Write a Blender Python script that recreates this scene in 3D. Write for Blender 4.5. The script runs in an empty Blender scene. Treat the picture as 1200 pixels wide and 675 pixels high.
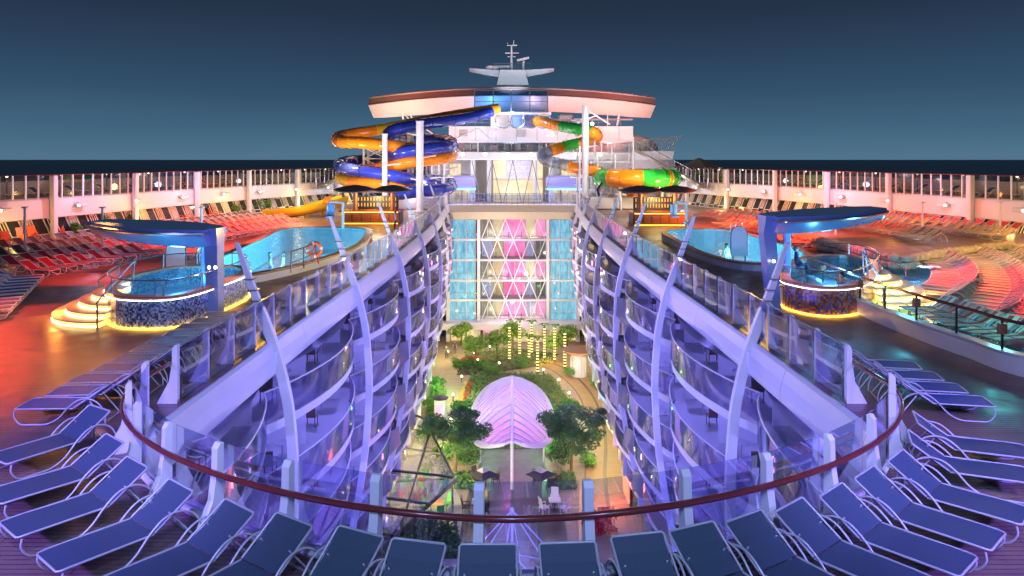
import bpy, bmesh, math, random
from mathutils import Vector, Matrix
from mathutils.geometry import delaunay_2d_cdt
random.seed(7)
S = bpy.context.scene
COL = S.collection
R = math.radians
V = Vector

# ------------------------------------------------------------------ camera
F_PX, HOR, EYE = 860.0, 187.0, 6.0        # focal length in photo pixels, horizon row, eye height above the pool deck
cd = bpy.data.cameras.new('camera'); cam = bpy.data.objects.new('camera', cd); COL.objects.link(cam)
cam.location = (0, 0, EYE); cam.rotation_euler = (R(90), 0, 0)
cd.sensor_width = 36; cd.lens = 36 * F_PX / 1200.0
cd.shift_y = -(337.5 - HOR) / 1200.0
cd.clip_start = 0.1; cd.clip_end = 400000
S.camera = cam

# ------------------------------------------------------------------ sky (dusk)
W = bpy.data.worlds.new('World'); S.world = W; W.use_nodes = True
nt = W.node_tree; nt.nodes.clear()
def srgb(r, g, b):
    f = lambda c: (c/255/12.92) if c/255 <= .04045 else ((c/255+.055)/1.055)**2.4
    return (f(r), f(g), f(b), 1)
tc = nt.nodes.new('ShaderNodeTexCoord'); sx = nt.nodes.new('ShaderNodeSeparateXYZ')
rp = nt.nodes.new('ShaderNodeValToRGB'); bg = nt.nodes.new('ShaderNodeBackground'); ow = nt.nodes.new('ShaderNodeOutputWorld')
ns = nt.nodes.new('ShaderNodeTexNoise'); ns.inputs['Scale'].default_value = 2.2; ns.inputs['Detail'].default_value = 4
mp = nt.nodes.new('ShaderNodeMapping'); mp.inputs['Scale'].default_value = (1, 1, 5)
ad = nt.nodes.new('ShaderNodeMath'); ad.operation = 'MULTIPLY_ADD'; ad.inputs[1].default_value = .03
nt.links.new(tc.outputs['Generated'], sx.inputs[0]); nt.links.new(tc.outputs['Generated'], mp.inputs[0])
nt.links.new(mp.outputs[0], ns.inputs['Vector']); nt.links.new(ns.outputs['Fac'], ad.inputs[0])
nt.links.new(sx.outputs['Z'], ad.inputs[2]); nt.links.new(ad.outputs[0], rp.inputs[0])
cr = rp.color_ramp
cr.elements[0].position = 0.0; cr.elements[0].color = srgb(84, 118, 140)
cr.elements[1].position = 1.0; cr.elements[1].color = srgb(18, 26, 44)
for p, c in ((.02, (80, 116, 139)), (.05, (68, 104, 130)), (.10, (52, 82, 108)), (.15, (44, 67, 92)), (.20, (38, 53, 75)), (.26, (33, 44, 62))):
    e = cr.elements.new(p); e.color = srgb(*c)
bg.inputs['Strength'].default_value = 1.0
nt.links.new(rp.outputs[0], bg.inputs[0]); nt.links.new(bg.outputs[0], ow.inputs[0])

# ------------------------------------------------------------------ exposure / render
S.view_settings.view_transform = 'Standard'; S.view_settings.look = 'None'
S.view_settings.exposure = 0.0; S.view_settings.gamma = 1.0; S.view_settings.use_curve_mapping = False
cy = S.cycles
cy.max_bounces = 6; cy.diffuse_bounces = 2; cy.glossy_bounces = 3; cy.transparent_max_bounces = 24
cy.transmission_bounces = 3; cy.sample_clamp_indirect = 4; cy.sample_clamp_direct = 12
cy.caustics_reflective = False; cy.caustics_refractive = False
try:
    cy.use_denoising = True; cy.denoiser = 'OPENIMAGEDENOISE'
except Exception: pass

# ------------------------------------------------------------------ lamps
KL = 1.65
def lamp(name, kind, loc, color, watts, aim=None, size=.3, angle=90, blend=.6):
    d = bpy.data.lights.new(name, kind); d.energy = watts*KL; d.color = color
    if kind == 'AREA': d.size = size
    else: d.shadow_soft_size = size
    if kind == 'SPOT': d.spot_size = R(angle); d.spot_blend = blend
    o = bpy.data.objects.new(name, d); COL.objects.link(o); o.location = loc
    if aim is not None:
        o.rotation_euler = (V(aim) - V(loc)).to_track_quat('-Z', 'Y').to_euler()
    return o
PUR = (.27, .25, 1.0); VIO = (.42, .24, 1.0); BLU = (.06, .30, 1.0); CYA = (.10, .65, 1.0)
RED = (1, .07, .03); ORA = (1, .32, .05); WARM = (1, .62, .17); YEL = (1, .80, .30); MAG = (1, .12, .75); WHT = (1, .93, .85); PNK = (1, .25, .45); GRN = (.25, 1, .3)
# floods over the near deck
lamp('unseen_deck_flood', 'SPOT', (0, -4, 12), (.30, .42, 1), 4200, (0, 9.3, 0), .6, 62)  # added unseen fill that lifts the dark central loungers
lamp('unseen_deck_flood', 'SPOT', (-9, -3, 12), (.40, .50, 1), 2100, (-5, 12, 0), .6, 80)
lamp('unseen_deck_flood', 'SPOT', (9, -3, 12), (.40, .50, 1), 2100, (5, 12, 0), .6, 80)
lamp('unseen_deck_flood', 'SPOT', (-16, 0, 9), (.22, .13, 1), 20000, (-11.8, 8.0, 0), .6, 54)
lamp('unseen_deck_flood', 'SPOT', (16, 0, 9), (.22, .13, 1), 20000, (11.8, 8.0, 0), .6, 54)
# floods under the ring beam, each washing the opposite balconies
for s in (-1, 1):
    for y, w, c in ((17, 2600, PUR), (27, 3600, PUR), (38, 2000, PUR), (52, 700, (.6, .55, 1))):
        lamp('balcony_flood_lamp', 'SPOT', (s*6.6, y, -1.9), c, w, (-s*9, y+5, -7.5), .4, 125)
    lamp('ring_flood_lamp', 'SPOT', (s*5, 3, 11), (.46, .44, 1), 3600, (s*8, 24, -.5), .5, 60)
    lamp('ring_flood_lamp', 'SPOT', (-s*8, 14, 7), PUR, 3000, (s*8.3, 40, 0), .5, 60)
# far balconies, whiter with a pink accent
for s in (-1, 1):
    lamp('balcony_wash_lamp', 'POINT', (s*4.0, 74, -4), (1, .9, .85), 500, size=.3)
    lamp('balcony_wash_lamp', 'POINT', (s*5.5, 82, -6), (1, .2, .6), 500, size=.3)
    lamp('balcony_wash_lamp', 'POINT', (s*5, 90, -8), (1, .92, .75), 500, size=.3)

# ------------------------------------------------------------------ pixel helpers (photo pixel + one known coordinate -> point in the place)
def P(px, py, z=0.0):
    Y = (EYE - z) * F_PX / (py - HOR)
    return V(((px - 600) * Y / F_PX, Y, z))
def PD(px, py, Y):
    return V(((px - 600) * Y / F_PX, Y, EYE - (py - HOR) * Y / F_PX))

# ------------------------------------------------------------------ mesh builder
class MB:
    def __init__(s): s.v = []; s.f = []; s.m = []; s.M = Matrix.Identity(4); s.mi = 0
    def _add(s, vs, fs, mi=None):
        b = len(s.v); s.v += [s.M @ V(v) for v in vs]
        for k, f in enumerate(fs):
            s.f.append([b+i for i in f]); s.m.append(s.mi if mi is None else (mi[k] if isinstance(mi, (list, tuple)) else mi))
        return s
    def box(s, c, d, rot=None, bev=0.0, mi=None):
        x, y, z = d[0]/2, d[1]/2, d[2]/2
        b = min(bev, x*.9, y*.9, z*.9)
        M = Matrix.Translation(V(c)) @ (rot.to_4x4() if rot else Matrix.Identity(4))
        if b <= 0:
            vs = [M @ V((i*x, j*y, k*z)) for i in (-1, 1) for j in (-1, 1) for k in (-1, 1)]
            return s._add(vs, [(0,1,3,2),(4,6,7,5),(0,4,5,1),(2,3,7,6),(0,2,6,4),(1,5,7,3)], mi)
        bm = bmesh.new(); bmesh.ops.create_cube(bm, size=1)
        for v in bm.verts: v.co = V((v.co.x*2*x, v.co.y*2*y, v.co.z*2*z))
        bmesh.ops.bevel(bm, geom=bm.edges[:], offset=b, segments=1, affect='EDGES')
        bm.verts.index_update()
        vs = [M @ v.co for v in bm.verts]; fs = [[v.index for v in f.verts] for f in bm.faces]; bm.free()
        return s._add(vs, fs, mi)
    def bar(s, a, b, w, h=None, mi=None, bev=0.0):
        a, b = V(a), V(b); h = h or w; d = b - a
        if d.length < 1e-6: return s
        return s.box((a+b)/2, (w, h, d.length), d.to_track_quat('Z', 'Y').to_matrix(), bev, mi)
    def tube(s, pts, r, n=8, closed=False, mi=None, cap=True):
        pts = [V(p) for p in pts]; N = len(pts)
        rr = r if isinstance(r, (list, tuple)) else [r]*N
        T = []
        for i in range(N):
            a = pts[(i-1) % N] if (closed or i > 0) else pts[i]; b = pts[(i+1) % N] if (closed or i < N-1) else pts[i]
            t = (b-a); T.append(t.normalized() if t.length > 1e-9 else V((0,0,1)))
        up = V((0,0,1)) if abs(T[0].z) < .9 else V((1,0,0))
        u = T[0].cross(up).normalized(); vs = []
        for i in range(N):
            u = (u - T[i]*u.dot(T[i]))
            u = u.normalized() if u.length > 1e-6 else T[i].orthogonal().normalized()
            w = T[i].cross(u)
            for k in range(n):
                a = 2*math.pi*k/n; vs.append(pts[i] + (u*math.cos(a)+w*math.sin(a))*rr[i])
        fs = []; ms = []
        for i in range(N if closed else N-1):
            j = (i+1) % N
            for k in range(n):
                l = (k+1) % n; fs.append((i*n+k, i*n+l, j*n+l, j*n+k)); ms.append(mi(i) if callable(mi) else (s.mi if mi is None else mi))
        if cap and not closed:
            fs.append(tuple(range(n))[::-1]); fs.append(tuple((N-1)*n+k for k in range(n))); q = (mi(0) if callable(mi) else (s.mi if mi is None else mi)); ms += [q, q]
        return s._add(vs, fs, ms)
    def loft(s, rings, closed=True, cap=True, mi=None):
        n = len(rings[0]); vs = [p for r in rings for p in r]; fs = []
        for i in range(len(rings)-1):
            for k in range(n if closed else n-1):
                l = (k+1) % n; fs.append((i*n+k, i*n+l, (i+1)*n+l, (i+1)*n+k))
        if cap and closed:
            fs.append(tuple(range(n))[::-1]); fs.append(tuple((len(rings)-1)*n+k for k in range(n)))
        return s._add(vs, fs, mi)
    def prism(s, poly, z0, z1, holes=(), mi=None, bottom=True):
        loops = [list(poly)] + [list(h) for h in holes]
        pts = []; ed = []
        for L in loops:
            b = len(pts); pts += [V((p[0], p[1])) for p in L]; ed += [(b+i, b+(i+1) % len(L)) for i in range(len(L))]
        r = delaunay_2d_cdt(pts, ed, [], 0, 1e-5)
        def inside(q, L):
            c = False; j = len(L)-1
            for i in range(len(L)):
                if (L[i][1] > q[1]) != (L[j][1] > q[1]) and q[0] < (L[j][0]-L[i][0])*(q[1]-L[i][1])/(L[j][1]-L[i][1])+L[i][0]: c = not c
                j = i
            return c
        vv = r[0]; ts = []
        for t in r[2]:
            c = sum((vv[i] for i in t), V((0, 0)))/len(t)
            if inside(c, loops[0]) and not any(inside(c, h) for h in loops[1:]):
                a, b2, c2 = (vv[i] for i in t[:3])
                ts.append(t if (b2-a).cross(c2-a) > 0 else t[::-1])
        s._add([(v[0], v[1], z1) for v in vv], ts, mi)
        if bottom: s._add([(v[0], v[1], z0) for v in vv], [t[::-1] for t in ts], mi)
        if z1 > z0:
            for L in loops:
                n = len(L); s._add([(p[0], p[1], z0) for p in L]+[(p[0], p[1], z1) for p in L], [(i, (i+1) % n, n+(i+1) % n, n+i) for i in range(n)], mi)
        return s
    def quad(s, a, b, c, d, mi=None): return s._add([a, b, c, d], [(0, 1, 2, 3)], mi)
    def sphere(s, c, r, seg=12, rings=8, mi=None):
        r = r if isinstance(r, (tuple, list)) else (r, r, r); rg = []
        for i in range(1, rings):
            t = math.pi*i/rings; rg.append([V(c)+V((r[0]*math.sin(t)*math.cos(2*math.pi*k/seg), r[1]*math.sin(t)*math.sin(2*math.pi*k/seg), r[2]*math.cos(t))) for k in range(seg)])
        return s.loft(rg, mi=mi)
    def build(s, name, mats, parent=None, smooth=None, kind=None):
        me = bpy.data.meshes.new(name)
        off = V((0,0,0)); p = parent
        while p is not None: off += p.location; p = p.parent
        me.from_pydata([tuple(v-off) for v in s.v], [], s.f)
        mats = mats if isinstance(mats, (list, tuple)) else [mats]
        for m in mats: me.materials.append(m)
        if len(mats) > 1: me.polygons.foreach_set('material_index', [min(i, len(mats)-1) for i in s.m])
        me.update()
        if smooth:
            me.shade_smooth(); me.set_sharp_from_angle(angle=R(smooth))
        o = bpy.data.objects.new(name, me); COL.objects.link(o)
        if parent: o.parent = parent
        if kind: o['kind'] = kind
        return o
def tag(o, label=None, cat=None, group=None, kind=None):
    if label: o['label'] = label
    if cat: o['category'] = cat
    if group: o['group'] = group
    if kind: o['kind'] = kind
    return o
def thing(name, label, cat, loc=(0,0,0), group=None):
    o = bpy.data.objects.new(name, None); COL.objects.link(o); o.location = loc; o.empty_display_size = .2
    return tag(o, label, cat, group)
def dup(o, loc=None, rotz=None, label=None, group=None, parent=None, scale=None):
    c = o.copy(); COL.objects.link(c); c.parent = parent
    for ch in o.children: dup(ch, parent=c)
    if loc is not None: c.location = loc
    if rotz is not None: c.rotation_euler = (0, 0, rotz)
    if scale is not None: c.scale = scale
    if label: c['label'] = label
    if group: c['group'] = group
    return c
def cat(pts, n=8, closed=False):
    pts = [V(p) for p in pts]; N = len(pts); out = []
    for i in range(N if closed else N-1):
        g = (lambda k: pts[k % N]) if closed else (lambda k: pts[max(0, min(N-1, k))])
        p0, p1, p2, p3 = g(i-1), g(i), g(i+1), g(i+2)
        for k in range(n):
            t = k/n; out.append(.5*((2*p1)+(p2-p0)*t+(2*p0-5*p1+4*p2-p3)*t*t+(3*p1-p0-3*p2+p3)*t**3))
    if not closed: out.append(pts[-1])
    return out
def along(pts, step):
    """points every step metres along a polyline, with their tangents"""
    out = []; need = 0.0
    for a, b in zip(pts, pts[1:]):
        L = (b-a).length; t = need
        while t < L: out.append((a+(b-a)*(t/L), (b-a).normalized())); t += step
        need = t - L
    return out
def rotz(a): return Matrix.Rotation(a, 3, 'Z')
ORD = 'first second third fourth fifth sixth seventh eighth ninth tenth eleventh twelfth thirteenth fourteenth fifteenth sixteenth seventeenth eighteenth nineteenth twentieth'.split()
TENS = {2: 'twenty', 3: 'thirty', 4: 'forty', 5: 'fifty', 6: 'sixty'}
def nth(i):
    if i < 20: return ORD[i]
    n = i+1
    if n % 10 == 0: return TENS[n//10][:-1]+'ieth'
    return TENS[n//10]+'-'+ORD[n % 10-1]

# ------------------------------------------------------------------ materials
MATS = {}
def mat(name, col, rough=.5, metal=0.0, var=.12, scale=3.0, bump=0.0, emit=None, es=0.0, spec=.5, coat=0.0):
    if name in MATS: return MATS[name]
    m = bpy.data.materials.new(name); m.use_nodes = True; t = m.node_tree; b = t.nodes['Principled BSDF']
    c = tuple(col[:3])+(1,)
    b.inputs['Roughness'].default_value = rough; b.inputs['Metallic'].default_value = metal
    b.inputs['Specular IOR Level'].default_value = spec; b.inputs['Coat Weight'].default_value = coat
    n = t.nodes.new('ShaderNodeTexNoise'); n.inputs['Scale'].default_value = scale; n.inputs['Detail'].default_value = 5
    g = t.nodes.new('ShaderNodeTexCoord'); t.links.new(g.outputs['Object'], n.inputs['Vector'])
    mx = t.nodes.new('ShaderNodeMix'); mx.data_type = 'RGBA'
    mx.inputs[6].default_value = tuple(x*(1-var) for x in c[:3])+(1,); mx.inputs[7].default_value = tuple(min(1, x*(1+var)) for x in c[:3])+(1,)
    t.links.new(n.outputs['Fac'], mx.inputs[0]); t.links.new(mx.outputs[2], b.inputs['Base Color'])
    if bump:
        bp = t.nodes.new('ShaderNodeBump'); bp.inputs['Strength'].default_value = bump; bp.inputs['Distance'].default_value = .02
        t.links.new(n.outputs['Fac'], bp.inputs['Height']); t.links.new(bp.outputs[0], b.inputs['Normal'])
    if emit:
        b.inputs['Emission Color'].default_value = tuple(emit[:3])+(1,); b.inputs['Emission Strength'].default_value = es
    MATS[name] = m; return m
def glass(name, tint=(.85,.9,1), gloss=.18, rough=.03, refl=(1,1,1), fm=.35):
    m = bpy.data.materials.new(name); m.use_nodes = True; t = m.node_tree; t.nodes.clear()
    o = t.nodes.new('ShaderNodeOutputMaterial'); mx = t.nodes.new('ShaderNodeMixShader'); tr = t.nodes.new('ShaderNodeBsdfTransparent'); gl = t.nodes.new('ShaderNodeBsdfGlossy')
    lw = t.nodes.new('ShaderNodeLayerWeight'); lw.inputs[0].default_value = .35
    ma = t.nodes.new('ShaderNodeMath'); ma.operation = 'MULTIPLY_ADD'; ma.inputs[1].default_value = fm; ma.inputs[2].default_value = gloss*.35
    t.links.new(lw.outputs['Fresnel'], ma.inputs[0])
    tr.inputs[0].default_value = tuple(tint)+(1,); gl.inputs[0].default_value = tuple(refl)+(1,); gl.inputs['Roughness'].default_value = rough
    t.links.new(ma.outputs[0], mx.inputs[0]); t.links.new(tr.outputs[0], mx.inputs[1]); t.links.new(gl.outputs[0], mx.inputs[2]); t.links.new(mx.outputs[0], o.inputs[0])
    MATS[name] = m; return m
def nodes_of(name, rough=.5):
    m = bpy.data.materials.new(name); m.use_nodes = True; MATS[name] = m
    t = m.node_tree; b = t.nodes['Principled BSDF']; b.inputs['Roughness'].default_value = rough
    g = t.nodes.new('ShaderNodeTexCoord'); return m, t, b, g
def planks(name, c1, c2, gap, width=3.2, row=.125, rough=.35, rot=0):
    m, t, b, g = nodes_of(name, rough)
    mp = t.nodes.new('ShaderNodeMapping'); mp.inputs['Rotation'].default_value = (0, 0, rot)
    br = t.nodes.new('ShaderNodeTexBrick'); br.inputs['Scale'].default_value = 1; br.inputs['Brick Width'].default_value = width; br.inputs['Row Height'].default_value = row
    br.inputs['Mortar Size'].default_value = .009; br.inputs['Mortar Smooth'].default_value = .2
    br.inputs['Color1'].default_value = tuple(c1)+(1,); br.inputs['Color2'].default_value = tuple(c2)+(1,); br.inputs['Mortar'].default_value = tuple(gap)+(1,)
    t.links.new(g.outputs['Object'], mp.inputs[0]); t.links.new(mp.outputs[0], br.inputs['Vector'])
    n = t.nodes.new('ShaderNodeTexNoise'); n.inputs['Scale'].default_value = 1.4; n.inputs['Detail'].default_value = 8; t.links.new(g.outputs['Object'], n.inputs['Vector'])
    mx = t.nodes.new('ShaderNodeMix'); mx.data_type = 'RGBA'; mx.blend_type = 'MULTIPLY'; mx.inputs[0].default_value = .4
    t.links.new(br.outputs['Color'], mx.inputs[6]); t.links.new(n.outputs['Fac'], mx.inputs[7]); t.links.new(mx.outputs[2], b.inputs['Base Color'])
    mr = t.nodes.new('ShaderNodeMapRange'); mr.inputs[1].default_value = .35; mr.inputs[2].default_value = .7; mr.inputs[3].default_value = rough*.8; mr.inputs[4].default_value = rough*1.45
    t.links.new(n.outputs['Fac'], mr.inputs[0]); t.links.new(mr.outputs[0], b.inputs['Roughness'])
    bp = t.nodes.new('ShaderNodeBump'); bp.inputs['Strength'].default_value = .4; bp.inputs['Distance'].default_value = .01; bp.invert = True
    t.links.new(br.outputs['Fac'], bp.inputs['Height']); t.links.new(bp.outputs[0], b.inputs['Normal'])
    return m
def cells(name, cols, size, rough=.25):
    m, t, b, g = nodes_of(name, rough)
    sc = t.nodes.new('ShaderNodeVectorMath'); sc.operation = 'SCALE'; sc.inputs['Scale'].default_value = 1/size
    fl = t.nodes.new('ShaderNodeVectorMath'); fl.operation = 'FLOOR'; wn = t.nodes.new('ShaderNodeTexWhiteNoise'); wn.noise_dimensions = '3D'
    cr = t.nodes.new('ShaderNodeValToRGB'); cr.color_ramp.interpolation = 'CONSTANT'
    t.links.new(g.outputs['Object'], sc.inputs[0]); t.links.new(sc.outputs[0], fl.inputs[0]); t.links.new(fl.outputs[0], wn.inputs[0]); t.links.new(wn.outputs['Value'], cr.inputs[0]); t.links.new(cr.outputs[0], b.inputs['Base Color'])
    cr.color_ramp.elements[0].color = tuple(cols[0])+(1,); cr.color_ramp.elements[1].position = .99; cr.color_ramp.elements[1].color = tuple(cols[-1])+(1,)
    for i, c in enumerate(cols[1:], 1):
        e = cr.color_ramp.elements.new(i/len(cols)); e.color = tuple(c)+(1,)
    return m
def lit_panel(name, c1, c2, strength, scale=(1, 1, 1), nscale=1.2):
    """a lit window with an uneven room behind it"""
    m, t, b, g = nodes_of(name, .3)
    mp = t.nodes.new('ShaderNodeMapping'); mp.inputs['Scale'].default_value = scale
    n = t.nodes.new('ShaderNodeTexNoise'); n.inputs['Scale'].default_value = nscale; n.inputs['Detail'].default_value = 3; n.inputs['Roughness'].default_value = .6
    cr = t.nodes.new('ShaderNodeValToRGB'); cr.color_ramp.elements[0].position = .35; cr.color_ramp.elements[1].position = .65
    cr.color_ramp.elements[0].color = tuple(c1)+(1,); cr.color_ramp.elements[1].color = tuple(c2)+(1,)
    t.links.new(g.outputs['Object'], mp.inputs[0]); t.links.new(mp.outputs[0], n.inputs['Vector']); t.links.new(n.outputs['Fac'], cr.inputs[0])
    b.inputs['Base Color'].default_value = (.2, .2, .2, 1)
    t.links.new(cr.outputs[0], b.inputs['Emission Color']); b.inputs['Emission Strength'].default_value = strength
    return m
M_deck = planks('teak_deck', (.29, .18, .145), (.25, .155, .122), (.03, .018, .012))
M_park = planks('park_paving', (.42, .34, .25), (.36, .29, .21), (.14, .11, .08), 1.2, .6, .6)
M_boards = planks('park_boardwalk', (.40, .32, .22), (.34, .27, .18), (.08, .06, .04), 6, .5, .6)
M_white = mat('white_paint', (.78, .78, .80), .35, var=.05, scale=2)
M_white2 = mat('white_fascia', (.74, .74, .78), .28, var=.05, scale=1.2)
M_frame = mat('brushed_aluminium', (.56, .57, .58), .32, .2, var=.06)
M_navy = mat('navy_mesh', (.052, .085, .115), .6, var=.22, scale=45, bump=.25)
M_navyb = mat('blue_mesh', (.03, .085, .26), .6, var=.2, scale=45, bump=.2)
M_maroon = mat('maroon_mesh', (.26, .03, .05), .6, var=.2, scale=40)
M_brownm = mat('brown_mesh', (.13, .09, .06), .6, var=.2, scale=40)
M_orange = mat('orange_plastic', (.80, .16, .02), .45, var=.1)
M_redm = mat('red_mesh', (.62, .05, .03), .55, var=.15, scale=40)
M_dark = mat('dark_metal', (.04, .04, .045), .4, .6)
M_steel = mat('stainless_steel', (.62, .64, .68), .22, .9, var=.05)
M_wood = mat('varnished_wood_rail', (.17, .028, .025), .2, var=.25, scale=6, coat=.6)
M_bar = mat('bar_wood', (.24, .11, .05), .4, var=.3, scale=5)
M_canvas = mat('brown_canvas', (.14, .10, .09), .6, var=.15)
M_grey = mat('grey_paint', (.34, .34, .38), .45)
M_wall = mat('balcony_wall_paint', (.60, .60, .63), .5, var=.06, scale=1)
M_soffit = mat('grey_soffit', (.22, .22, .25), .35, var=.1)
M_tealfloor = cells('pool_tile', [(.50, .74, .80), (.42, .70, .80), (.58, .80, .84), (.46, .72, .82)], .3, .3)
M_mosaic = cells('blue_mosaic', [(.08, .11, .20), (.12, .20, .36), (.30, .40, .56), (.05, .07, .12), (.60, .66, .72), (.18, .30, .48), (.42, .50, .60)], .065)
M_mosaic2 = cells('copper_mosaic', [(.30, .10, .04), (.40, .16, .06), (.05, .06, .20), (.18, .06, .03), (.45, .24, .12), (.10, .12, .35)], .085)
M_bluecan = mat('blue_canopy_paint', (.16, .24, .48), .22, var=.1, coat=.5)
M_tub = mat('tub_lining', (.45, .66, .80), .3, var=.05)
M_sblue = mat('blue_slide_fibreglass', (.025, .05, .42), .16, var=.08, coat=.7)
M_sora = mat('orange_slide_fibreglass', (.95, .30, .015), .18, var=.06, coat=.7)
M_syel = mat('yellow_slide_fibreglass', (.95, .58, .03), .2, var=.06, coat=.6)
M_sgrn = mat('green_slide_fibreglass', (.03, .48, .06), .16, var=.08, coat=.7)
M_clear = glass('clear_tube', (.93, .95, 1), .5, .12)
M_black = mat('black_rubber', (.02, .02, .022), .5)
M_soil = mat('planting_soil', (.05, .035, .02), .9, bump=.5)
M_leafd = mat('dark_leaf', (.030, .080, .025), .5, var=.5, scale=2.5)
M_leafm = mat('garden_leaf', (.060, .16, .038), .5, var=.6, scale=2.0)
M_leaf = mat('green_leaf', (.07, .20, .03), .5, var=.45, scale=3)
M_leafb = mat('bright_leaf', (.16, .30, .04), .5, var=.4, scale=3)
M_bark = mat('tree_bark', (.12, .08, .05), .85, var=.3, bump=.4)
M_flr = mat('red_flower', (.65, .03, .04), .6, var=.3)
M_fly = mat('yellow_flower', (.75, .55, .08), .6, var=.3)
M_rock = mat('terrace_stone', (.42, .33, .22), .85, var=.45, scale=2.2, bump=.9)
M_skin = mat('skin', (.50, .28, .19), .5, var=.08)
M_hair = mat('dark_hair', (.03, .02, .015), .5)
M_pinkc = mat('pink_cotton', (.70, .16, .32), .8)
M_navyc = mat('dark_cotton', (.02, .025, .05), .8)
M_redc = mat('red_cotton', (.55, .05, .06), .8)
M_umb = mat('black_canvas', (.03, .028, .03), .7)
M_umbw = mat('cream_canvas', (.65, .58, .42), .7)
G_rail = glass('balustrade_glass', (.80, .83, .97), .32, .02)
G_balc = glass('balcony_glass', (.80, .80, .95), .4, .04)
G_win = glass('gallery_glass', (.80, .82, .80), .06, .04, fm=.07)
G_blue = glass('blue_tinted_glass', (.50, .75, .95), .4, .05)
G_roof = glass('roof_glass', (.80, .80, .84), .3, .04)
E_step = mat('step_light', (.9, .6, .2), .4, emit=(1, .56, .14), es=2.2)
E_stepled = mat('step_light_strip', (1, .9, .5), .4, emit=(1, .84, .40), es=6.0)
E_ambled = mat('amber_light_strip', (1, .6, .1), .4, emit=(1, .48, .04), es=7.0)
E_led = mat('white_light_strip', (1, 1, 1), .4, emit=(.85, .92, 1), es=4.0)
E_bulb = mat('lamp_bulb', (1, .95, .8), .3, emit=(1, .86, .55), es=7.0)
E_cool = mat('flood_lens', (1, 1, 1), .3, emit=(1, .97, .9), es=22.0)
E_string = mat('string_light', (1, .9, .5), .4, emit=(1, .76, .26), es=1.7)
E_green = mat('exit_lamp', (.2, 1, .6), .4, emit=(.15, 1, .55), es=1.2)
E_neon = mat('red_neon', (1, .2, .1), .4, emit=(1, .07, .02), es=9.0)
E_pink = lit_panel('pink_lit_panel', (.85, .03, .30), (1, .25, .60), 1.6, (1, 1, .6), .8)
E_curt = lit_panel('blue_curtain_window', (.03, .30, .62), (.26, .74, .95), 1.4, (2.2, 1, .5), 1.6)
E_warm = lit_panel('warm_lit_window', (.55, .33, .08), (1, .80, .40), .9, (2, 1, .6), 1.3)
E_yellow = lit_panel('yellow_lit_room', (.85, .55, .16), (1, .86, .48), 1.0, (.5, .5, .7), 1.0)
E_violet = lit_panel('violet_lit_window', (.30, .25, .75), (.72, .70, 1), .9, (3, 1, 3), 2)
E_dimroom = lit_panel('dim_lit_room', (.03, .025, .03), (.20, .13, .07), .8, (1, 1, 1), 1.3)

# striped lounger cloth
def stripes(name, c1, c2, c3):
    m, t, b, g = nodes_of(name, .6)
    sx = t.nodes.new('ShaderNodeSeparateXYZ'); t.links.new(g.outputs['Object'], sx.inputs[0])
    mu = t.nodes.new('ShaderNodeMath'); mu.operation = 'MULTIPLY_ADD'; mu.inputs[1].default_value = 1/.64; mu.inputs[2].default_value = .5
    t.links.new(sx.outputs['Y'], mu.inputs[0])
    cr = t.nodes.new('ShaderNodeValToRGB'); cr.color_ramp.interpolation = 'CONSTANT'; t.links.new(mu.outputs[0], cr.inputs[0]); t.links.new(cr.outputs[0], b.inputs['Base Color'])
    seq = [c2, c2, c1, c1, c1, c3, c3, c2, c1, c1]
    cr.color_ramp.elements[0].color = tuple(seq[0])+(1,); cr.color_ramp.elements[1].position = .9; cr.color_ramp.elements[1].color = tuple(seq[9])+(1,)
    for i in range(1, 9):
        e = cr.color_ramp.elements.new(i*.1); e.color = tuple(seq[i])+(1,)
    return m
M_stripe = stripes('red_striped_mesh', (.52, .36, .24), (.58, .03, .03), (.22, .03, .05))
M_tan = stripes('tan_striped_mesh', (.50, .38, .20), (.30, .09, .05), (.56, .44, .26))

# water
def water(name, tint, bump, scale, rough=.03, gl=.9):
    m = bpy.data.materials.new(name); m.use_nodes = True; t = m.node_tree; t.nodes.clear(); MATS[name] = m
    o = t.nodes.new('ShaderNodeOutputMaterial'); mx = t.nodes.new('ShaderNodeMixShader'); tr = t.nodes.new('ShaderNodeBsdfTransparent'); g = t.nodes.new('ShaderNodeBsdfGlossy')
    fr = t.nodes.new('ShaderNodeFresnel'); fr.inputs['IOR'].default_value = 1.33
    ml = t.nodes.new('ShaderNodeMath'); ml.operation = 'MULTIPLY'; ml.inputs[1].default_value = gl*.6; t.links.new(fr.outputs[0], ml.inputs[0])
    tr.inputs[0].default_value = tuple(tint)+(1,); g.inputs['Roughness'].default_value = rough
    tc = t.nodes.new('ShaderNodeTexCoord'); n = t.nodes.new('ShaderNodeTexNoise'); n.inputs['Scale'].default_value = scale; n.inputs['Detail'].default_value = 4; n.inputs['Distortion'].default_value = .6
    bp = t.nodes.new('ShaderNodeBump'); bp.inputs['Strength'].default_value = bump; bp.inputs['Distance'].default_value = .1
    t.links.new(tc.outputs['Object'], n.inputs['Vector']); t.links.new(n.outputs['Fac'], bp.inputs['Height'])
    t.links.new(bp.outputs[0], g.inputs['Normal']); t.links.new(bp.outputs[0], fr.inputs['Normal'])
    t.links.new(ml.outputs[0], mx.inputs[0]); t.links.new(tr.outputs[0], mx.inputs[1]); t.links.new(g.outputs[0], mx.inputs[2]); t.links.new(mx.outputs[0], o.inputs[0])
    return m
M_water = water('pool_water', (.45, .86, .97), .85, 1.5)

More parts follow.
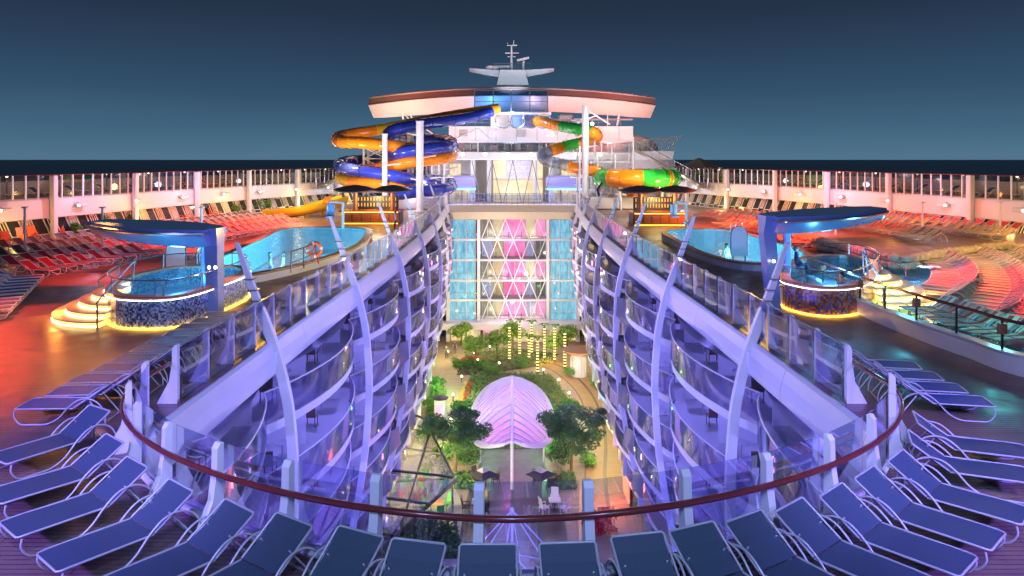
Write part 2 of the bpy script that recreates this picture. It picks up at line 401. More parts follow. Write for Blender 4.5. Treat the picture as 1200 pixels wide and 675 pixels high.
# ================================================================== SETTING
# sea
m, t, b, g = nodes_of('night_sea', .32)
b.inputs['Base Color'].default_value = (.006, .014, .022, 1); b.inputs['Specular IOR Level'].default_value = .22
mp = t.nodes.new('ShaderNodeMapping'); mp.inputs['Scale'].default_value = (.05, .02, 1)
n = t.nodes.new('ShaderNodeTexNoise'); n.inputs['Scale'].default_value = 1.0; n.inputs['Detail'].default_value = 8; n.inputs['Roughness'].default_value = .7
bp = t.nodes.new('ShaderNodeBump'); bp.inputs['Strength'].default_value = 1; bp.inputs['Distance'].default_value = 3.0
t.links.new(g.outputs['Object'], mp.inputs[0]); t.links.new(mp.outputs[0], n.inputs['Vector']); t.links.new(n.outputs['Fac'], bp.inputs['Height']); t.links.new(bp.outputs[0], b.inputs['Normal'])
m2 = t.nodes.new('ShaderNodeMapping'); m2.inputs['Scale'].default_value = (.012, .0022, 1)
n2 = t.nodes.new('ShaderNodeTexNoise'); n2.inputs['Scale'].default_value = 1.0; n2.inputs['Detail'].default_value = 10; n2.inputs['Roughness'].default_value = .75
r2 = t.nodes.new('ShaderNodeMapRange'); r2.inputs[1].default_value = .42; r2.inputs[2].default_value = .72; r2.inputs[3].default_value = .14; r2.inputs[4].default_value = .65
t.links.new(g.outputs['Object'], m2.inputs[0]); t.links.new(m2.outputs[0], n2.inputs['Vector']); t.links.new(n2.outputs['Fac'], r2.inputs[0]); t.links.new(r2.outputs[0], b.inputs['Specular IOR Level'])
q = MB(); q.quad((-150000, -3000, -38), (150000, -3000, -38), (150000, 150000, -38), (-150000, 150000, -38)); q.build('sea', m, kind='structure')

# outlines ---------------------------------------------------------
OX, OY0, OB, OYE = 7.95, 16.6, 5.95, 100.0      # half width of the atrium opening, where its round end begins, its depth, its far edge
def hw(y):
    tb = [(18, 7.95), (25, 7.88), (34, 7.6), (46, 7.25), (62, 7.2), (75, 7.5), (85, 8.0), (95, 8.5), (110, 8.6)]
    if y <= 18: return 7.95
    for (a, p), (c, q) in zip(tb, tb[1:]):
        if y <= c:
            t = (y-a)/(c-a); return p+(q-p)*t
    return 8.6
def base_outline():
    out = []; far = OYE
    y = far-4.0
    while y > OY0+1.5: out.append(V((-hw(y), y, 0))); y -= 3.0
    n = 56; p = 2/1.72
    for i in range(n+1):
        th = math.pi+math.pi*i/n; c_, s_ = math.cos(th), math.sin(th)
        out.append(V((math.copysign(OX*abs(c_)**p, c_), OY0-OB*abs(s_)**p, 0)))
    y = OY0+1.5+((far-4.0-OY0-1.5) % 3.0)
    while y < far-3.9: out.append(V((hw(y), y, 0))); y += 3.0
    for i in range(1, 9):
        th = i/9*math.pi/2; out.append(V((hw(99)-3.0+3.0*math.cos(th), far-3.0+3.0*math.sin(th), 0)))
    return out+[V((-q.x, q.y, 0)) for q in reversed(out[-8:])]
BASE = base_outline()
def opening(off=0.0):
    n = len(BASE); out = []
    for i in range(n):
        t = (BASE[(i+1) % n]-BASE[i-1]).normalized(); out.append(BASE[i]+V((t.y, -t.x, 0))*off)
    return out
def far_corner(off=0.0): return []
HOLE = opening(0.0)
NEAR_N = 57; NEAR_I = next(i for i, q in enumerate(BASE) if abs(q.x+OX) < 1e-6 and abs(q.y-OY0) < 1e-6)
def near_arc(off): return opening(off)[NEAR_I:NEAR_I+NEAR_N]
WALL = cat([(-43, 34, 0), (-38.5, 45, 0), (-36.2, 51.6, 0), (-34.1, 58.6, 0), (-32, 68.8, 0), (-28.6, 81.9, 0), (-24.6, 92, 0), (-21, 104, 0)], 6)
def mir(pts): return [V((-p.x, p.y, p.z)) for p in pts]

# pools -------------------------------------------------------------
POOL_L = cat([(-13.4, 35.2, 0), (-11.3, 40, 0), (-10.3, 47, 0), (-10.9, 54, 0), (-12.3, 59.5, 0), (-17.9, 60, 0), (-17.6, 52, 0), (-16.7, 44, 0), (-16, 37, 0)], 6, True)
POOL_R = cat([(12.7, 40.0, 0), (15.6, 40.4, 0), (17.4, 44, 0), (17.6, 50, 0), (16.9, 58.6, 0), (12.3, 57.5, 0), (11.6, 50, 0), (11.6, 44, 0)], 6, True)
SPLASH = cat([(13.9, 30.6, 0), (14.3, 26, 0), (14.9, 20, 0), (17, 17, 0), (24, 21, 0), (27, 28, 0), (25.5, 35, 0), (22.0, 40.8, 0), (17.2, 38, 0), (18.4, 32.6, 0)], 6, True)
def grow(poly, d):
    n = len(poly); out = []
    ar = sum(poly[i].x*poly[(i+1) % n].y-poly[(i+1) % n].x*poly[i].y for i in range(n)); sg = 1 if ar > 0 else -1
    for i in range(n):
        t_ = (poly[(i+1) % n]-poly[i-1]).normalized(); out.append(poly[i]+V((t_.y, -t_.x, 0))*d*sg)
    return out
# deck --------------------------------------------------------------
outer = [V((-44, -8, 0))] + [p.copy() for p in WALL] + [V((21, 104, 0))] + mir(WALL)[::-1][1:] + [V((44, -8, 0))]
outer = [(p.x, p.y) for p in outer]
hole = [(p.x, p.y) for p in HOLE]
deck = MB(); deck.prism(outer, 0, 0, [hole, [(p.x, p.y) for p in POOL_L], [(p.x, p.y) for p in POOL_R], [(p.x, p.y) for p in SPLASH]], bottom=False)
deck.build('pool_deck', M_deck, kind='structure')

def pool(name, label, poly, wz, rim_mat, curb_mat, depth=1.1, rim=.45):
    t = thing(name, label, 'pool', (poly[0].x, poly[0].y, 0))
    b = MB(); pp = [(p.x, p.y) for p in poly]
    b.prism(pp, -depth, -depth, bottom=False)
    n = len(poly); b._add([(p.x, p.y, -depth) for p in poly]+[(p.x, p.y, wz+.1) for p in poly], [((i+1) % n, i, n+i, n+(i+1) % n) for i in range(n)])
    b.build('basin', M_tealfloor, t)
    g2 = grow(poly, rim)
    k = MB(); k.prism([(p.x, p.y) for p in g2], wz+.04, wz+.14, [pp]); k.build('coping', rim_mat, t)
    k = MB(); g3 = grow(poly, rim-.06); k.prism([(p.x, p.y) for p in g3], 0.004, wz+.04, [[(p.x, p.y) for p in grow(poly, .01)]]); k.build('curb', curb_mat, t)
    w = MB(); w.prism([(p.x, p.y) for p in grow(poly, -.004)], wz, wz, bottom=False); w.build('pool_water', M_water, t)
    return t
M_curbl = mat('white_curb', (.78, .74, .68), .4)
plt_ = pool('swimming_pool', 'long blue lit swimming pool with wooden rim behind the blue mosaic hot tub', POOL_L, .32, M_bar, M_curbl, 1.4)
prt_ = pool('swimming_pool', 'turquoise swimming pool with dark curb beside the orange lit bar counter', POOL_R, .32, M_bar, M_grey, 1.4)
pst_ = pool('splash_pool', 'shallow turquoise splash pool with red striped loungers standing in it', SPLASH, .08, M_bar, M_curbl, .28, .3)
for x, y in ((-15.2, 38.5), (-13.6, 44), (-14.5, 50), (-14.6, 56)): lamp('pool_lamp', 'POINT', (x, y, -.45), (.20, .70, 1), 1100, size=.35)
for x, y in ((14.4, 43), (14.6, 49), (14.6, 55)): lamp('pool_lamp', 'POINT', (x, y, -.45), (.18, .70, 1), 1100, size=.35)

# low white wall and rail that bounds the splash pool ----------------
LW = cat([P(944, 338, 0), P(1000, 366, 0), P(1060, 392, 0), P(1130, 418, 0), P(1215, 446, 0), V((17.5, 16.4, 0))], 6)
t = thing('low_wall', 'low white wall curving along the walkway in front of the splash pool', 'wall', LW[0])
b = MB()
b.loft([[p+V((-.0, 0, .004)), p+V((.22, .06, .004)), p+V((.22, .06, .55)), p+V((0, 0, .55))] for p in LW]); b.build('wall_body', M_white, t, 40)
b = MB(); b.loft([[p+V((-.05, 0, .55)), p+V((.28, .06, .55)), p+V((.28, .06, .60)), p+V((-.05, 0, .60))] for p in LW]); b.build('wall_cap', M_white2, t, 40)
t2 = thing('handrail', 'dark wooden handrail on steel posts above the splash pool wall', 'handrail', LW[0])
HR = [p+V((.12, .03, 1.45)) for p in LW]
b = MB(); b.tube(HR, .05, 8); b.build('rail', M_wood, t2, 40)
b = MB(); b.tube([p-V((0, 0, .45)) for p in HR], .012, 5); b.tube([p-V((0, 0, .28)) for p in HR], .012, 5); b.build('wire', M_steel, t2)
for k, (p, d) in enumerate(along(LW, 1.9)):
    b = MB(); b.bar(p+V((.12, .03, .60)), p+V((.12, .03, 1.42)), .05, .05); po = b.build('post', M_dark, t2)
    if k % 2: b = MB(); b.box(p+V((.12, .03, 1.18)), (.2, .2, .3), bev=.02); b.build('lamp_box', M_bar, po)

# park ground ---------------------------------------------------------
PZ = -18.8
b = MB(); b.quad((-13, 14, PZ), (13, 14, PZ), (13, 103, PZ), (-13, 103, PZ)); b.build('park_floor', M_park, kind='structure')
def gp(px, py, z=PZ): return P(px, py, z)
def sheet(name, pts, z, m, kind='structure'):
    b = MB(); b.prism([(p[0], p[1]) for p in pts], z, z, bottom=False); return b.build(name, m, kind=kind)
M_path = planks('warm_path', (.44, .29, .13), (.38, .25, .11), (.20, .15, .09), .9, .45, .55)
def ring_path(c, r0, r1, a0, a1, n=30):
    A = [a0+(a1-a0)*i/n for i in range(n+1)]
    return [(c[0]+r1*math.cos(a), c[1]+r1*1.5*math.sin(a)) for a in A]+[(c[0]+r0*math.cos(a), c[1]+r0*1.5*math.sin(a)) for a in reversed(A)]
pc = [gp(690, 610), gp(683, 560), gp(688, 520), gp(686, 490), gp(676, 463), gp(660, 445), gp(640, 432), gp(612, 424)]
pc2 = [gp(618, 415), gp(655, 422), gp(682, 436), gp(705, 460), gp(720, 490), gp(726, 520), gp(728, 560), gp(735, 610)]
sheet('garden_path', cat(pc, 5)+cat(pc2, 5), PZ+.008, M_path)
M_band = mat('dark_paving_band', (.07, .055, .045), .6)
for frac in (.06, .55, .60):
    L = [a.lerp(bv, frac) for a, bv in zip(cat(pc, 6), cat(pc2[::-1], 6))]
    bb = MB(); bb.loft([[p+V((-.07, 0, .014)), p+V((.07, 0, .014))] for p in L], closed=False, cap=False); bb.build('path_band', M_band, kind='structure')
sheet('boardwalk', [gp(497, 515), gp(520, 440), gp(524, 412), gp(548, 412), gp(545, 440), gp(540, 470), gp(530, 500)], PZ+.008, M_boards)
sheet('shaded_floor_sheet', cat([(-3.2, 55.5, 0), (-3.4, 47, 0), (-2.6, 40, 0), (0, 37, 0), (2.8, 40, 0), (3.6, 47, 0), (3.4, 55.5, 0), (2.6, 60, 0), (2.4, 68, 0), (-2.4, 68, 0), (-2.6, 60, 0)], 4, True), PZ+.010, planks('shaded_floor_tone', (.10, .085, .09), (.075, .065, .07), (.03, .03, .03), .6, .6, .35))  # added floor sheet; the dim light of the garden middle put into its colour
sheet('cafe_floor', [(-10.4, 34), (-2.2, 34), (-2.8, 46), (-3.6, 53), (-6.2, 62), (-10.4, 66)], PZ+.006, mat('cafe_stone', (.50, .46, .38), .5, var=.15))
# atrium end wall behind the camera side and park side walls
b = MB(); b.box((0, 104.2, -10), (18.5, .3, 18.2)); tag(b.build('atrium_backing', M_soffit), 'grey inner wall behind the tall lattice windows of the atrium end', 'wall')

# ================================================================== RING BEAM (white fascia round the opening)
t = thing('ring_beam', 'broad white curved fascia band running round the atrium opening', 'fascia', (0, OY0, 0))
b = MB()
prof = [(.12, .006), (.0, .05), (-.08, -.03), (-.19, -.35), (-.25, -.68), (-.22, -.94), (-.10, -1.06), (1.9, -1.08), (1.9, -.06), (.14, -.06)]
rings = [];
for o_, z_ in prof:
    pts = opening(o_)+far_corner(o_)
    rings.append([V((p.x, p.y, z_)) for p in pts])
n = len(rings[0])
for k in range(len(rings)-1):
    b._add(rings[k]+rings[k+1], [(i, (i+1) % n, n+(i+1) % n, n+i) for i in range(n)])
b.build('fascia_band', M_white2, t, 35)

tj = t
fo = [opening(o_) for o_ in (0, -.08, -.19, -.25, -.22)]
for i in range(2, len(BASE)-2, 3):
    nb = fo[0][i]-fo[1][i]
    if nb.length < 1e-5 or BASE[i].y > 80: continue
    tg = V((-nb.y, nb.x, 0)).normalized()*.012
    b = MB(); b.loft([[fo[q][i]+V((0, 0, z_))-nb.normalized()*.006-tg, fo[q][i]+V((0, 0, z_))-nb.normalized()*.006+tg] for q, z_ in ((1, -.03), (2, -.35), (3, -.68), (4, -.94))], closed=False, cap=False); b.build('panel_joint', M_grey, tj)
# steel ribs -----------------------------------------------------------
def rib_x(z, y):
    tbl = [(3.3, 1.12), (1.5, .48), (0, -.08), (-1.0, -.36), (-2.5, -.64), (-5, -.76), (-8, -.56), (-11, -.08), (-14, .62), (-18.7, 2.1)]
    for (z1, x1), (z0, x0) in zip(tbl, tbl[1:]):
        if z >= z0: return hw(y)+x0+(x1-x0)*(z-z0)/(z1-z0)
    return hw(y)+tbl[-1][1]
RIBY = [24, 35, 46, 57, 68, 79, 90]
DN = ['nearest', 'second nearest', 'third nearest', 'fourth', 'fifth', 'sixth', 'farthest']
for s, side in ((-1, 'left'), (1, 'right')):
    for k, y in enumerate(RIBY):
        t = thing('steel_rib', f'white bowed steel rib, {DN[k]} from camera on the {side} balcony side', 'rib', (s*8.9, y, PZ), 'bowed steel ribs along the balconies')
        cp = cat([(s*(rib_x(z, y)), y, z) for z in (3.3, 1.5, 0, -1.0, -2.5, -5, -8, -11, -14, -18.7)], 5)
        N = len(cp); rg = []
        for i, p in enumerate(cp):
            u = i/(N-1); w = .05+.085*min(1, u*5)*(1-.3*u); d = .06+.09*min(1, u*6)
            rg.append([p+V((-d*s*-1, -w, 0)), p+V((d*s*-1, -w, 0)), p+V((d*s*-1, w, 0)), p+V((-d*s*-1, w, 0))])
        b = MB(); b.loft(rg); b.build('rib_arm', M_white, t, 40)
        b = MB()
        for zz in (2.1, 1.75, 1.4): b.box((s*(rib_x(zz, y)-.02), y-.02, zz), (.34, .34, .03), bev=.01)
        b.build('clamp', M_steel, t)
        b = MB(); b.box((s*(hw(y)-.06), y, -.5), (.4, .44, .6), bev=.05); b.build('bracket', M_white2, t)

# balustrade --------------------------------------------------------------
def post_mesh(b, p, nrm):
    """tapered fin post, wide at its foot, leaning out to the deck; nrm points to the deck"""
    tg = V((-nrm.y, nrm.x, 0)); w = .07
    prf = [(0, 0.0), (.50, 0.0), (.20, .55), (.13, 1.0), (.12, 1.36), (.06, 1.44), (0, 1.44)]
    A = [p+nrm*a+tg*w+V((0, 0, z)) for a, z in prf]; B = [p+nrm*a-tg*w+V((0, 0, z)) for a, z in prf]
    b.loft([A, B])
def balustrade(name, label, pts, step, rail=True, front=False):
    t = thing(name, label, 'balustrade', pts[len(pts)//2])
    segs = along(pts, step); prev = None
    for k, (p, d) in enumerate(segs):
        nrm = V((d.y, -d.x, 0))
        if nrm.dot(p-V((0, max(OY0+2, p.y), 0))) < 0: nrm = -nrm
        b = MB(); post_mesh(b, p+nrm*.10, nrm); po = b.build('post', M_white, t)
        if prev is not None:
            a, c = prev, p
            dd = (c-a); a2 = a+dd*.06; c2 = c-dd*.06
            n2 = V((dd.y, -dd.x, 0)).normalized(); n2 = n2 if n2.dot(nrm) > 0 else -n2
            b = MB()
            h = .012
            b.loft([[a2+n2*.05+V((0, 0, .06)), c2+n2*.05+V((0, 0, .06)), c2+n2*(.05+h)+V((0, 0, .06)), a2+n2*(.05+h)+V((0, 0, .06))],
                    [a2+n2*.05+V((0, 0, 1.40)), c2+n2*.05+V((0, 0, 1.40)), c2+n2*(.05+h)+V((0, 0, 1.40)), a2+n2*(.05+h)+V((0, 0, 1.40))]])
            g_ = b.build('glass_panel', G_rail, t)
        prev = p
    return t
def sub_outline(off, y0, y1, s):
    return [V((s*(hw(y0+(y1-y0)*i/40)+off), y0+(y1-y0)*i/40, 0)) for i in range(41)]
OFF = .18
arc = near_arc(OFF)
ft = balustrade('curved_balustrade', 'curved glass balustrade with white fin posts and red wood handrail around the near end', arc, 1.5)
ra = near_arc(OFF+.27)
railarc = [V((ra[0].x, OY0+q, 1.0)) for q in (1.6, .8)]+[p+V((0, 0, 1.0)) for p in ra]+[V((ra[-1].x, OY0+q, 1.0)) for q in (.8, 1.6)]
railarc = cat(railarc, 2)
b = MB(); b.tube(railarc, .05, 10); b.build('handrail', M_wood, ft, 50)
b = MB(); b.tube([p+V((0, 0, .07)) for p in near_arc(OFF+.08)], .06, 6); b.build('base_rail', M_white, ft, 40)
for s, side in ((-1, 'left'), (1, 'right')):
    bt = balustrade('glass_balustrade', f'long straight glass balustrade with fin posts along the {side} edge of the opening', sub_outline(OFF, OY0+1.5, 95.5, s), 1.75)
    b = MB(); b.tube([V((s*(hw(y)+OFF+.05), y, 1.42)) for y in (OY0+1.5, 25, 34, 46, 62, 75, 85, 95)], .02, 6); b.build('top_rail', M_steel, bt)

# ================================================================== BALCONIES
FLO = [-2.75, -5.45, -8.15, -10.85, -13.55, -16.25]
BAY = [13, 24, 35, 46, 57, 68, 79, 90, 99.5]
def make_balcony(t, s, y0, y1, z, kfl, kb):
    root = bpy.data.objects.new('balcony', None); COL.objects.link(root); root.parent = t; root.location = V((s*8.6, y0, z))-t.location
    n = 14; bul = 1.15
    ys = [y0+(y1-y0)*i/n for i in range(n+1)]; xs = [hw(y)+.25+max(0, rib_x(z, y)-hw(y)+.72)*.9-bul*math.sin(math.pi*(i/n))**.8 for i, y in enumerate(ys)]
    X = lambda y, o: s*(hw(y)+o)
    poly = [(s*x, y) for x, y in zip(xs, ys)]+[(X(y1, 2.7), y1), (X(y0, 2.7), y0)]
    b = MB(); b.prism(poly, z-.30, z); b.build('floor_slab', M_wall, root)
    b = MB(); b.loft([[V((s*(x-.02), y, z-.30)), V((s*(x-.08), y, z-.30)), V((s*(x-.12), y, z+.03)), V((s*(x-.06), y, z+.03))] for x, y in zip(xs, ys)]); b.build('slab_edge', M_white, root, 40)
    b = MB(); b.loft([[V((s*(x-.11), y, z+.03)), V((s*(x-.08), y, z+.03)), V((s*(x-.08), y, z+1.1)), V((s*(x-.11), y, z+1.1))] for x, y in zip(xs, ys)]); b.build('glass_panel', G_balc, root, 40)
    b = MB(); b.tube([V((s*(x-.095), y, z+1.12)) for x, y in zip(xs, ys)], .03, 6); b.build('top_rail', M_white, root, 40)
    ym = (y0+y1)/2
    b = MB(); b.box((X(y0, 1.6), y0+.05, z+1.22), (1.9, .1, 2.4)); b.build('partition', M_wall, root)
    b = MB(); b.box((X(ym, 1.5), ym, z+1.0), (1.9, .06, 1.9)); b.build('partition', M_wall, root)
    if y0 < 55:
        for q in (.27, .73): lamp('balcony_lamp', 'POINT', (X(y0+(y1-y0)*q, 1.1), y0+(y1-y0)*q, z+(2.2 if kfl else 1.4)), (.25, .22, 1) if y0 < 50 else (.5, .4, 1), 120 if y0 < 30 else (90 if y0 < 40 else 40), size=.12)
    elif random.random() < .4: lamp('balcony_lamp', 'POINT', (X(ym-2, 1.1), ym-2, z+2.2), random.choice([WARM, (1, .9, .8), (1, .3, .6)]), 14, size=.12)
    for j in range(2):
        yc = y0+(y1-y0)*(.27+.46*j)
        lit = random.random() < (.16 if y0 < 40 else .5)
        b = MB(); b.box((X(yc, 2.66), yc, z+1.1), (.06, 3.0, 2.1)); d_ = b.build('glass_door', random.choice([E_warm, E_warm, E_dimroom]) if lit else M_curtn, root)
        b = MB()
        for q in (-1.5, -.5, .5, 1.5): b.box((X(yc, 2.6), yc+q, z+1.12), (.08, .09, 2.2))
        b.box((X(yc, 2.6), yc, z+2.2), (.08, 3.1, .1)); b.build('frame', M_white, d_)
        b = MB(); b.tube([(X(yc, .9), yc+.9, z), (X(yc, .9), yc+.9, z+.7)], .03, 6); b.tube([(X(yc, .9), yc+.9, z+.7), (X(yc, .9), yc+.9, z+.73)], .34, 14); b.build('table', M_grey, root, 40)
        b = MB(); cy_ = yc-.4; cx_ = X(yc, 1.0)
        b.box((cx_, cy_, z+.42), (.5, .5, .05), bev=.02); b.box((cx_, cy_-.26, z+.72), (.5, .05, .55), bev=.02)
        for ax in (-.22, .22):
            for ay in (-.22, .22): b.bar((cx_+ax, cy_+ay, z), (cx_+ax, cy_+ay, z+.42), .03)
        b.build('chair', M_brownm, root)
M_curtn = mat('drawn_curtain', (.52, .52, .58), .7, var=.35, scale=2.5)
for s, side in ((-1, 'left'), (1, 'right')):
    t = thing('balcony_block', f'wall of curved stateroom balconies with white slab edges on the {side} of the atrium', 'building', (s*11, 56, PZ))
    b = MB(); b.loft([[V((s*(hw(y)+4.0), y, -18.7)), V((s*(hw(y)+4.0), y, -16.6)), V((s*(hw(y)+2.76), y, -16.6)), V((s*(hw(y)+2.76), y, -.3)), V((s*(hw(y)+3.1), y, -.3)), V((s*(hw(y)+4.3), y, -18.7))] for y in (12, 18, 25, 34, 46, 62, 75, 85, 95, 101)]); b.build('back_wall', M_wall, t)
    for kf, z in enumerate(FLO):
        for kb, (y0, y1) in enumerate(zip(BAY, BAY[1:])):
            if kb == 0 and kf > 4: continue
            make_balcony(t, s, y0, y1, z, kf, kb)
    # dark curved soffit under the ring beam
    b = MB()
    for y0, y1 in zip(BAY, BAY[1:]):
        n = 10; b.loft([[V((s*(hw(y0+(y1-y0)*i/n)+.2-.75*math.sin(math.pi*i/n)), y0+(y1-y0)*i/n, -1.09)), V((s*(hw(y0+(y1-y0)*i/n)+.4-.45*math.sin(math.pi*i/n)), y0+(y1-y0)*i/n, -1.3)), V((s*(hw(y0+(y1-y0)*i/n)+1.3), y0+(y1-y0)*i/n, -1.36))] for i in range(n+1)], closed=False, cap=False)
    b.build('soffit_panel', M_soffit, t, 30)
    # bowed grey screens that divide the balcony stacks
    for kf, z in enumerate(FLO):
        for y in RIBY[2:]:
            b = MB(); n = 8; h_ = hw(y)+max(0, rib_x(z, y)-hw(y)+.72)*.9
            b.loft([[V((s*(h_+.2-.95*math.sin(math.pi*i/n)), y-1.6+3.2*i/n, z+.2)), V((s*(h_+.2-1.05*math.sin(math.pi*i/n)), y-1.6+3.2*i/n, z-1.0)), V((s*(h_+.4-.7*math.sin(math.pi*i/n)), y-1.6+3.2*i/n, z-1.55))] for i in range(n+1)], closed=False, cap=False)
            b.build('bowed_screen', M_soffit, t, 40)
    # ground floor shop fronts
    for k, y in enumerate(range(40, 98, 6)):
        b = MB(); b.box((s*10.6, y, PZ+1.3), (.1, 5.0, 2.2)); w_ = b.build('shop_window', random.choice([E_warm, E_dimroom, E_warm]), t)
        b = MB()
        for q in (-2.5, -.8, .8, 2.5): b.box((s*10.5, y+q, PZ+1.35), (.1, .12, 2.6))
        b.box((s*10.5, y, PZ+2.5), (.1, 5.1, .2)); b.build('frame', M_dark, w_)
    b = MB(); b.box((s*10.85, 68, PZ+1.6), (.3, 62, 3.2)); b.build('shop_wall', M_wall, t)

# ================================================================== FAR END OF THE ATRIUM (tall window wall)
WY = 100.0
t = thing('atrium_window_wall', 'tall end wall of the atrium, blue curtained windows beside a white triangle lattice', 'window wall', (0, WY, PZ))
def wx(px): return (px-600)*WY/F_PX
def wz(py): return EYE-(py-HOR)*WY/F_PX
zs = [wz(y) for y in (257, 281, 305, 329, 352, 376)]
for k in range(5):
    zt, zb = zs[k], zs[k+1]; zc, h = (zt+zb)/2, zt-zb
    for x0, x1 in ((525, 557), (645, 677)):
        X0, X1 = wx(x0), wx(x1)
        b = MB(); b.box(((X0+X1)/2, WY+.5, zc), (X1-X0, .08, h-.25)); p_ = b.build('curtained_window', E_curt, t)
        b = MB()
        for q in range(4): b.box((X0+(X1-X0)*q/3, WY+.3, zc), (.10, .2, h))
        b.box(((X0+X1)/2, WY+.3, zc-h*.14), (X1-X0, .12, .07)); b.build('frame', M_white, p_)
    # rooms behind the lattice
    for x0, x1, mt in ((564, 577, E_violet if k % 2 else E_dimroom), (578, 589, E_warm if k % 2 else E_yellow), (590, 616, E_pink), (617, 627, E_violet if k in (1, 3, 4) else E_yellow), (628, 640, E_dimroom if k % 2 else E_pink)):
        X0, X1 = wx(x0), wx(x1); b = MB(); b.box(((X0+X1)/2, WY+2.4+.25*(x0 % 3), zc), (X1-X0, .08, h-.45)); b.build('room_window', mt, t)
        b = MB()
        for q in (.0, .5, 1): b.box((X0+(X1-X0)*q, WY+2.25, zc), (.08, .1, h-.4))
        b.build('mullion', M_white, t)
    b = MB(); b.box((0, WY+1.6, zb+.1), (wx(640)*2, 2.2, .16)); b.build('inner_floor', M_wall, t)
    for q in range(6): b = MB(); b.tube([(wx(566+q*15), WY+.9, zb+.2), (wx(566+q*15), WY+.9, zb+1.0)], .05, 6); b.build('baluster', M_steel, t)
    b = MB(); b.box((0, WY+.45, zb), (wx(677)*2, .7, .28)); b.build('floor_band', M_white, t)
b = MB()
for x in (561, 642): b.box((wx(x), WY+.1, (zs[0]+PZ)/2), (.42, .5, zs[0]-PZ))
for x in (525, 677): b.box((wx(x), WY+.2, (zs[0]+PZ)/2), (.5, .6, zs[0]-PZ))
b.build('column', M_white, t)
b = MB(); cols = [564, 573.4, 582.8, 592.2, 601.6, 611, 620.4, 629.8, 639]
for k in range(6):
    zt = zs[k] if k < 6 else PZ; zb = zs[k+1] if k < 5 else PZ
    for i in range(len(cols)-1):
        a, c = (zt, zb) if (i+k) % 2 else (zb, zt)
        b.bar((wx(cols[i]), WY, a), (wx(cols[i+1]), WY, c), .10, .10)
    b.bar((wx(564), WY-.02, zb), (wx(639), WY-.02, zb), .16, .16)
b.build('lattice', M_white, t)
b = MB(); b.box((0, WY-.7, wz(380)), (wx(690)*2, 1.8, .9), bev=.06); b.build('canopy_ledge', M_white, t)
for x0, x1 in ((528, 545), (547, 560), (566, 600), (602, 636), (644, 656), (658, 676)):
    X0, X1 = wx(x0), wx(x1); b = MB(); b.box(((X0+X1)/2, WY+.6, (wz(386)+PZ)/2), (X1-X0, .1, wz(386)-PZ)); b.build('lobby_window', E_pink if x0 in (566,) else E_warm, t)
b = MB(); b.box((0, WY+.2, (zs[0]+zs[5])/2), (wx(677)*2-.6, .02, zs[0]-zs[5])); b.build('glazing', G_win, t)
for x, z in ((-2, -5), (2, -10), (0, -14)): lamp('lattice_lamp', 'POINT', (x, WY-2.5, z), (1, .75, .8), 260, size=.3)
for x in (-3, -1, 1, 3):
    for z in (-4.2, -9.8, -15): lamp('room_lamp', 'POINT', (x, WY+1.4, z), (1, .5, .75) if abs(x) < 2 else (1, .85, .6), 60, size=.2)

# bridge above it ------------------------------------------------------------
t = thing('footbridge', 'curved fascia footbridge crossing the atrium above the lattice windows', 'footbridge', (0, 99, 0))
b = MB(); n = 20
b.loft([[V((x, 97.2+1.2*(abs(x)/9.5)**3*-1+.8, -.06)), V((x, 96.9-1.2*(abs(x)/9.5)**3+.8, -1.0)), V((x, 97.4-1.2*(abs(x)/9.5)**3+.8, -2.0)), V((x, 101, -2.0)), V((x, 101, -.06))] for x in [-8.5+17.0*i/n for i in range(n+1)]]); b.build('fascia', mat('bridge_paint', (.62, .55, .44), .35), t, 35)
b = MB()
for i in range(27):
    x = -9.6+19.2*i/26; b.bar((x, 97.6, 0), (x, 97.6, 1.5), .07)
for z in (1.5, .75): b.bar((-9.6, 97.6, z), (9.6, 97.6, z), .07)
b.build('railing', M_steel, t)
b = MB(); b.box((0, 97.68, .72), (19, .02, 1.3)); b.build('glass_panel', G_rail, t)

# ================================================================== AFT DECKHOUSE
def bx(b, px0, py0, px1, py1, Y, dpt, mi=None, bev=0.0):
    a, c = PD(px0, py0, Y), PD(px1, py1, Y)
    b.box(((a.x+c.x)/2, Y+dpt/2, (a.z+c.z)/2), (abs(c.x-a.x), dpt, abs(c.z-a.z)), bev=bev, mi=mi)
    return b
Y0 = 103.0
t = thing('deckhouse', 'white lit deckhouse above the footbridge with a yellow central hall', 'deckhouse', (0, Y0, 0))
b = MB(); bx(b, 505, 166, 700, 243, 112, 1.0); b.build('rear_wall', M_wall, t)
b = MB(); bx(b, 524, 178, 742, 187.5, 102.0, 9, bev=.1); b.build('upper_deck_edge', M_white, t)
b = MB(); bx(b, 526, 148, 742, 166, 106, 4, bev=.05); b.build('upper_wall', M_white2, t)
b = MB(); bx(b, 528, 166, 742, 178, 109.5, .5); b.build('rear_screen', M_soffit, t)
b = MB(); bx(b, 578, 188, 636, 240, 106.5, .3); b.build('hall_window', E_yellow, t)
b = MB(); bx(b, 594, 188, 622, 208, 106.2, .2); b.build('upper_window', E_violet, t)
b = MB()
for x in (594, 601, 608, 615, 622): bx(b, x-.5, 188, x+.5, 208, 106.1, .1)
for y in (195, 201): bx(b, 594, y-.4, 622, y+.4, 106.08, .1)
bx(b, 578, 209, 636, 211, 106.1, .2)
b.build('window_bars', M_white, t)
for x0, x1, mt in ((527, 540, E_warm), (542, 552, E_warm), (644, 656, E_warm), (658, 676, E_warm)):
    b = MB(); bx(b, x0, 192, x1, 206, 107, .2); b.build('side_window', E_dimroom if x0 in (542, 644) else E_warm, t)
    b = MB(); bx(b, x0, 222, x1, 240, 107, .2); b.build('side_window', mt, t)
b = MB()
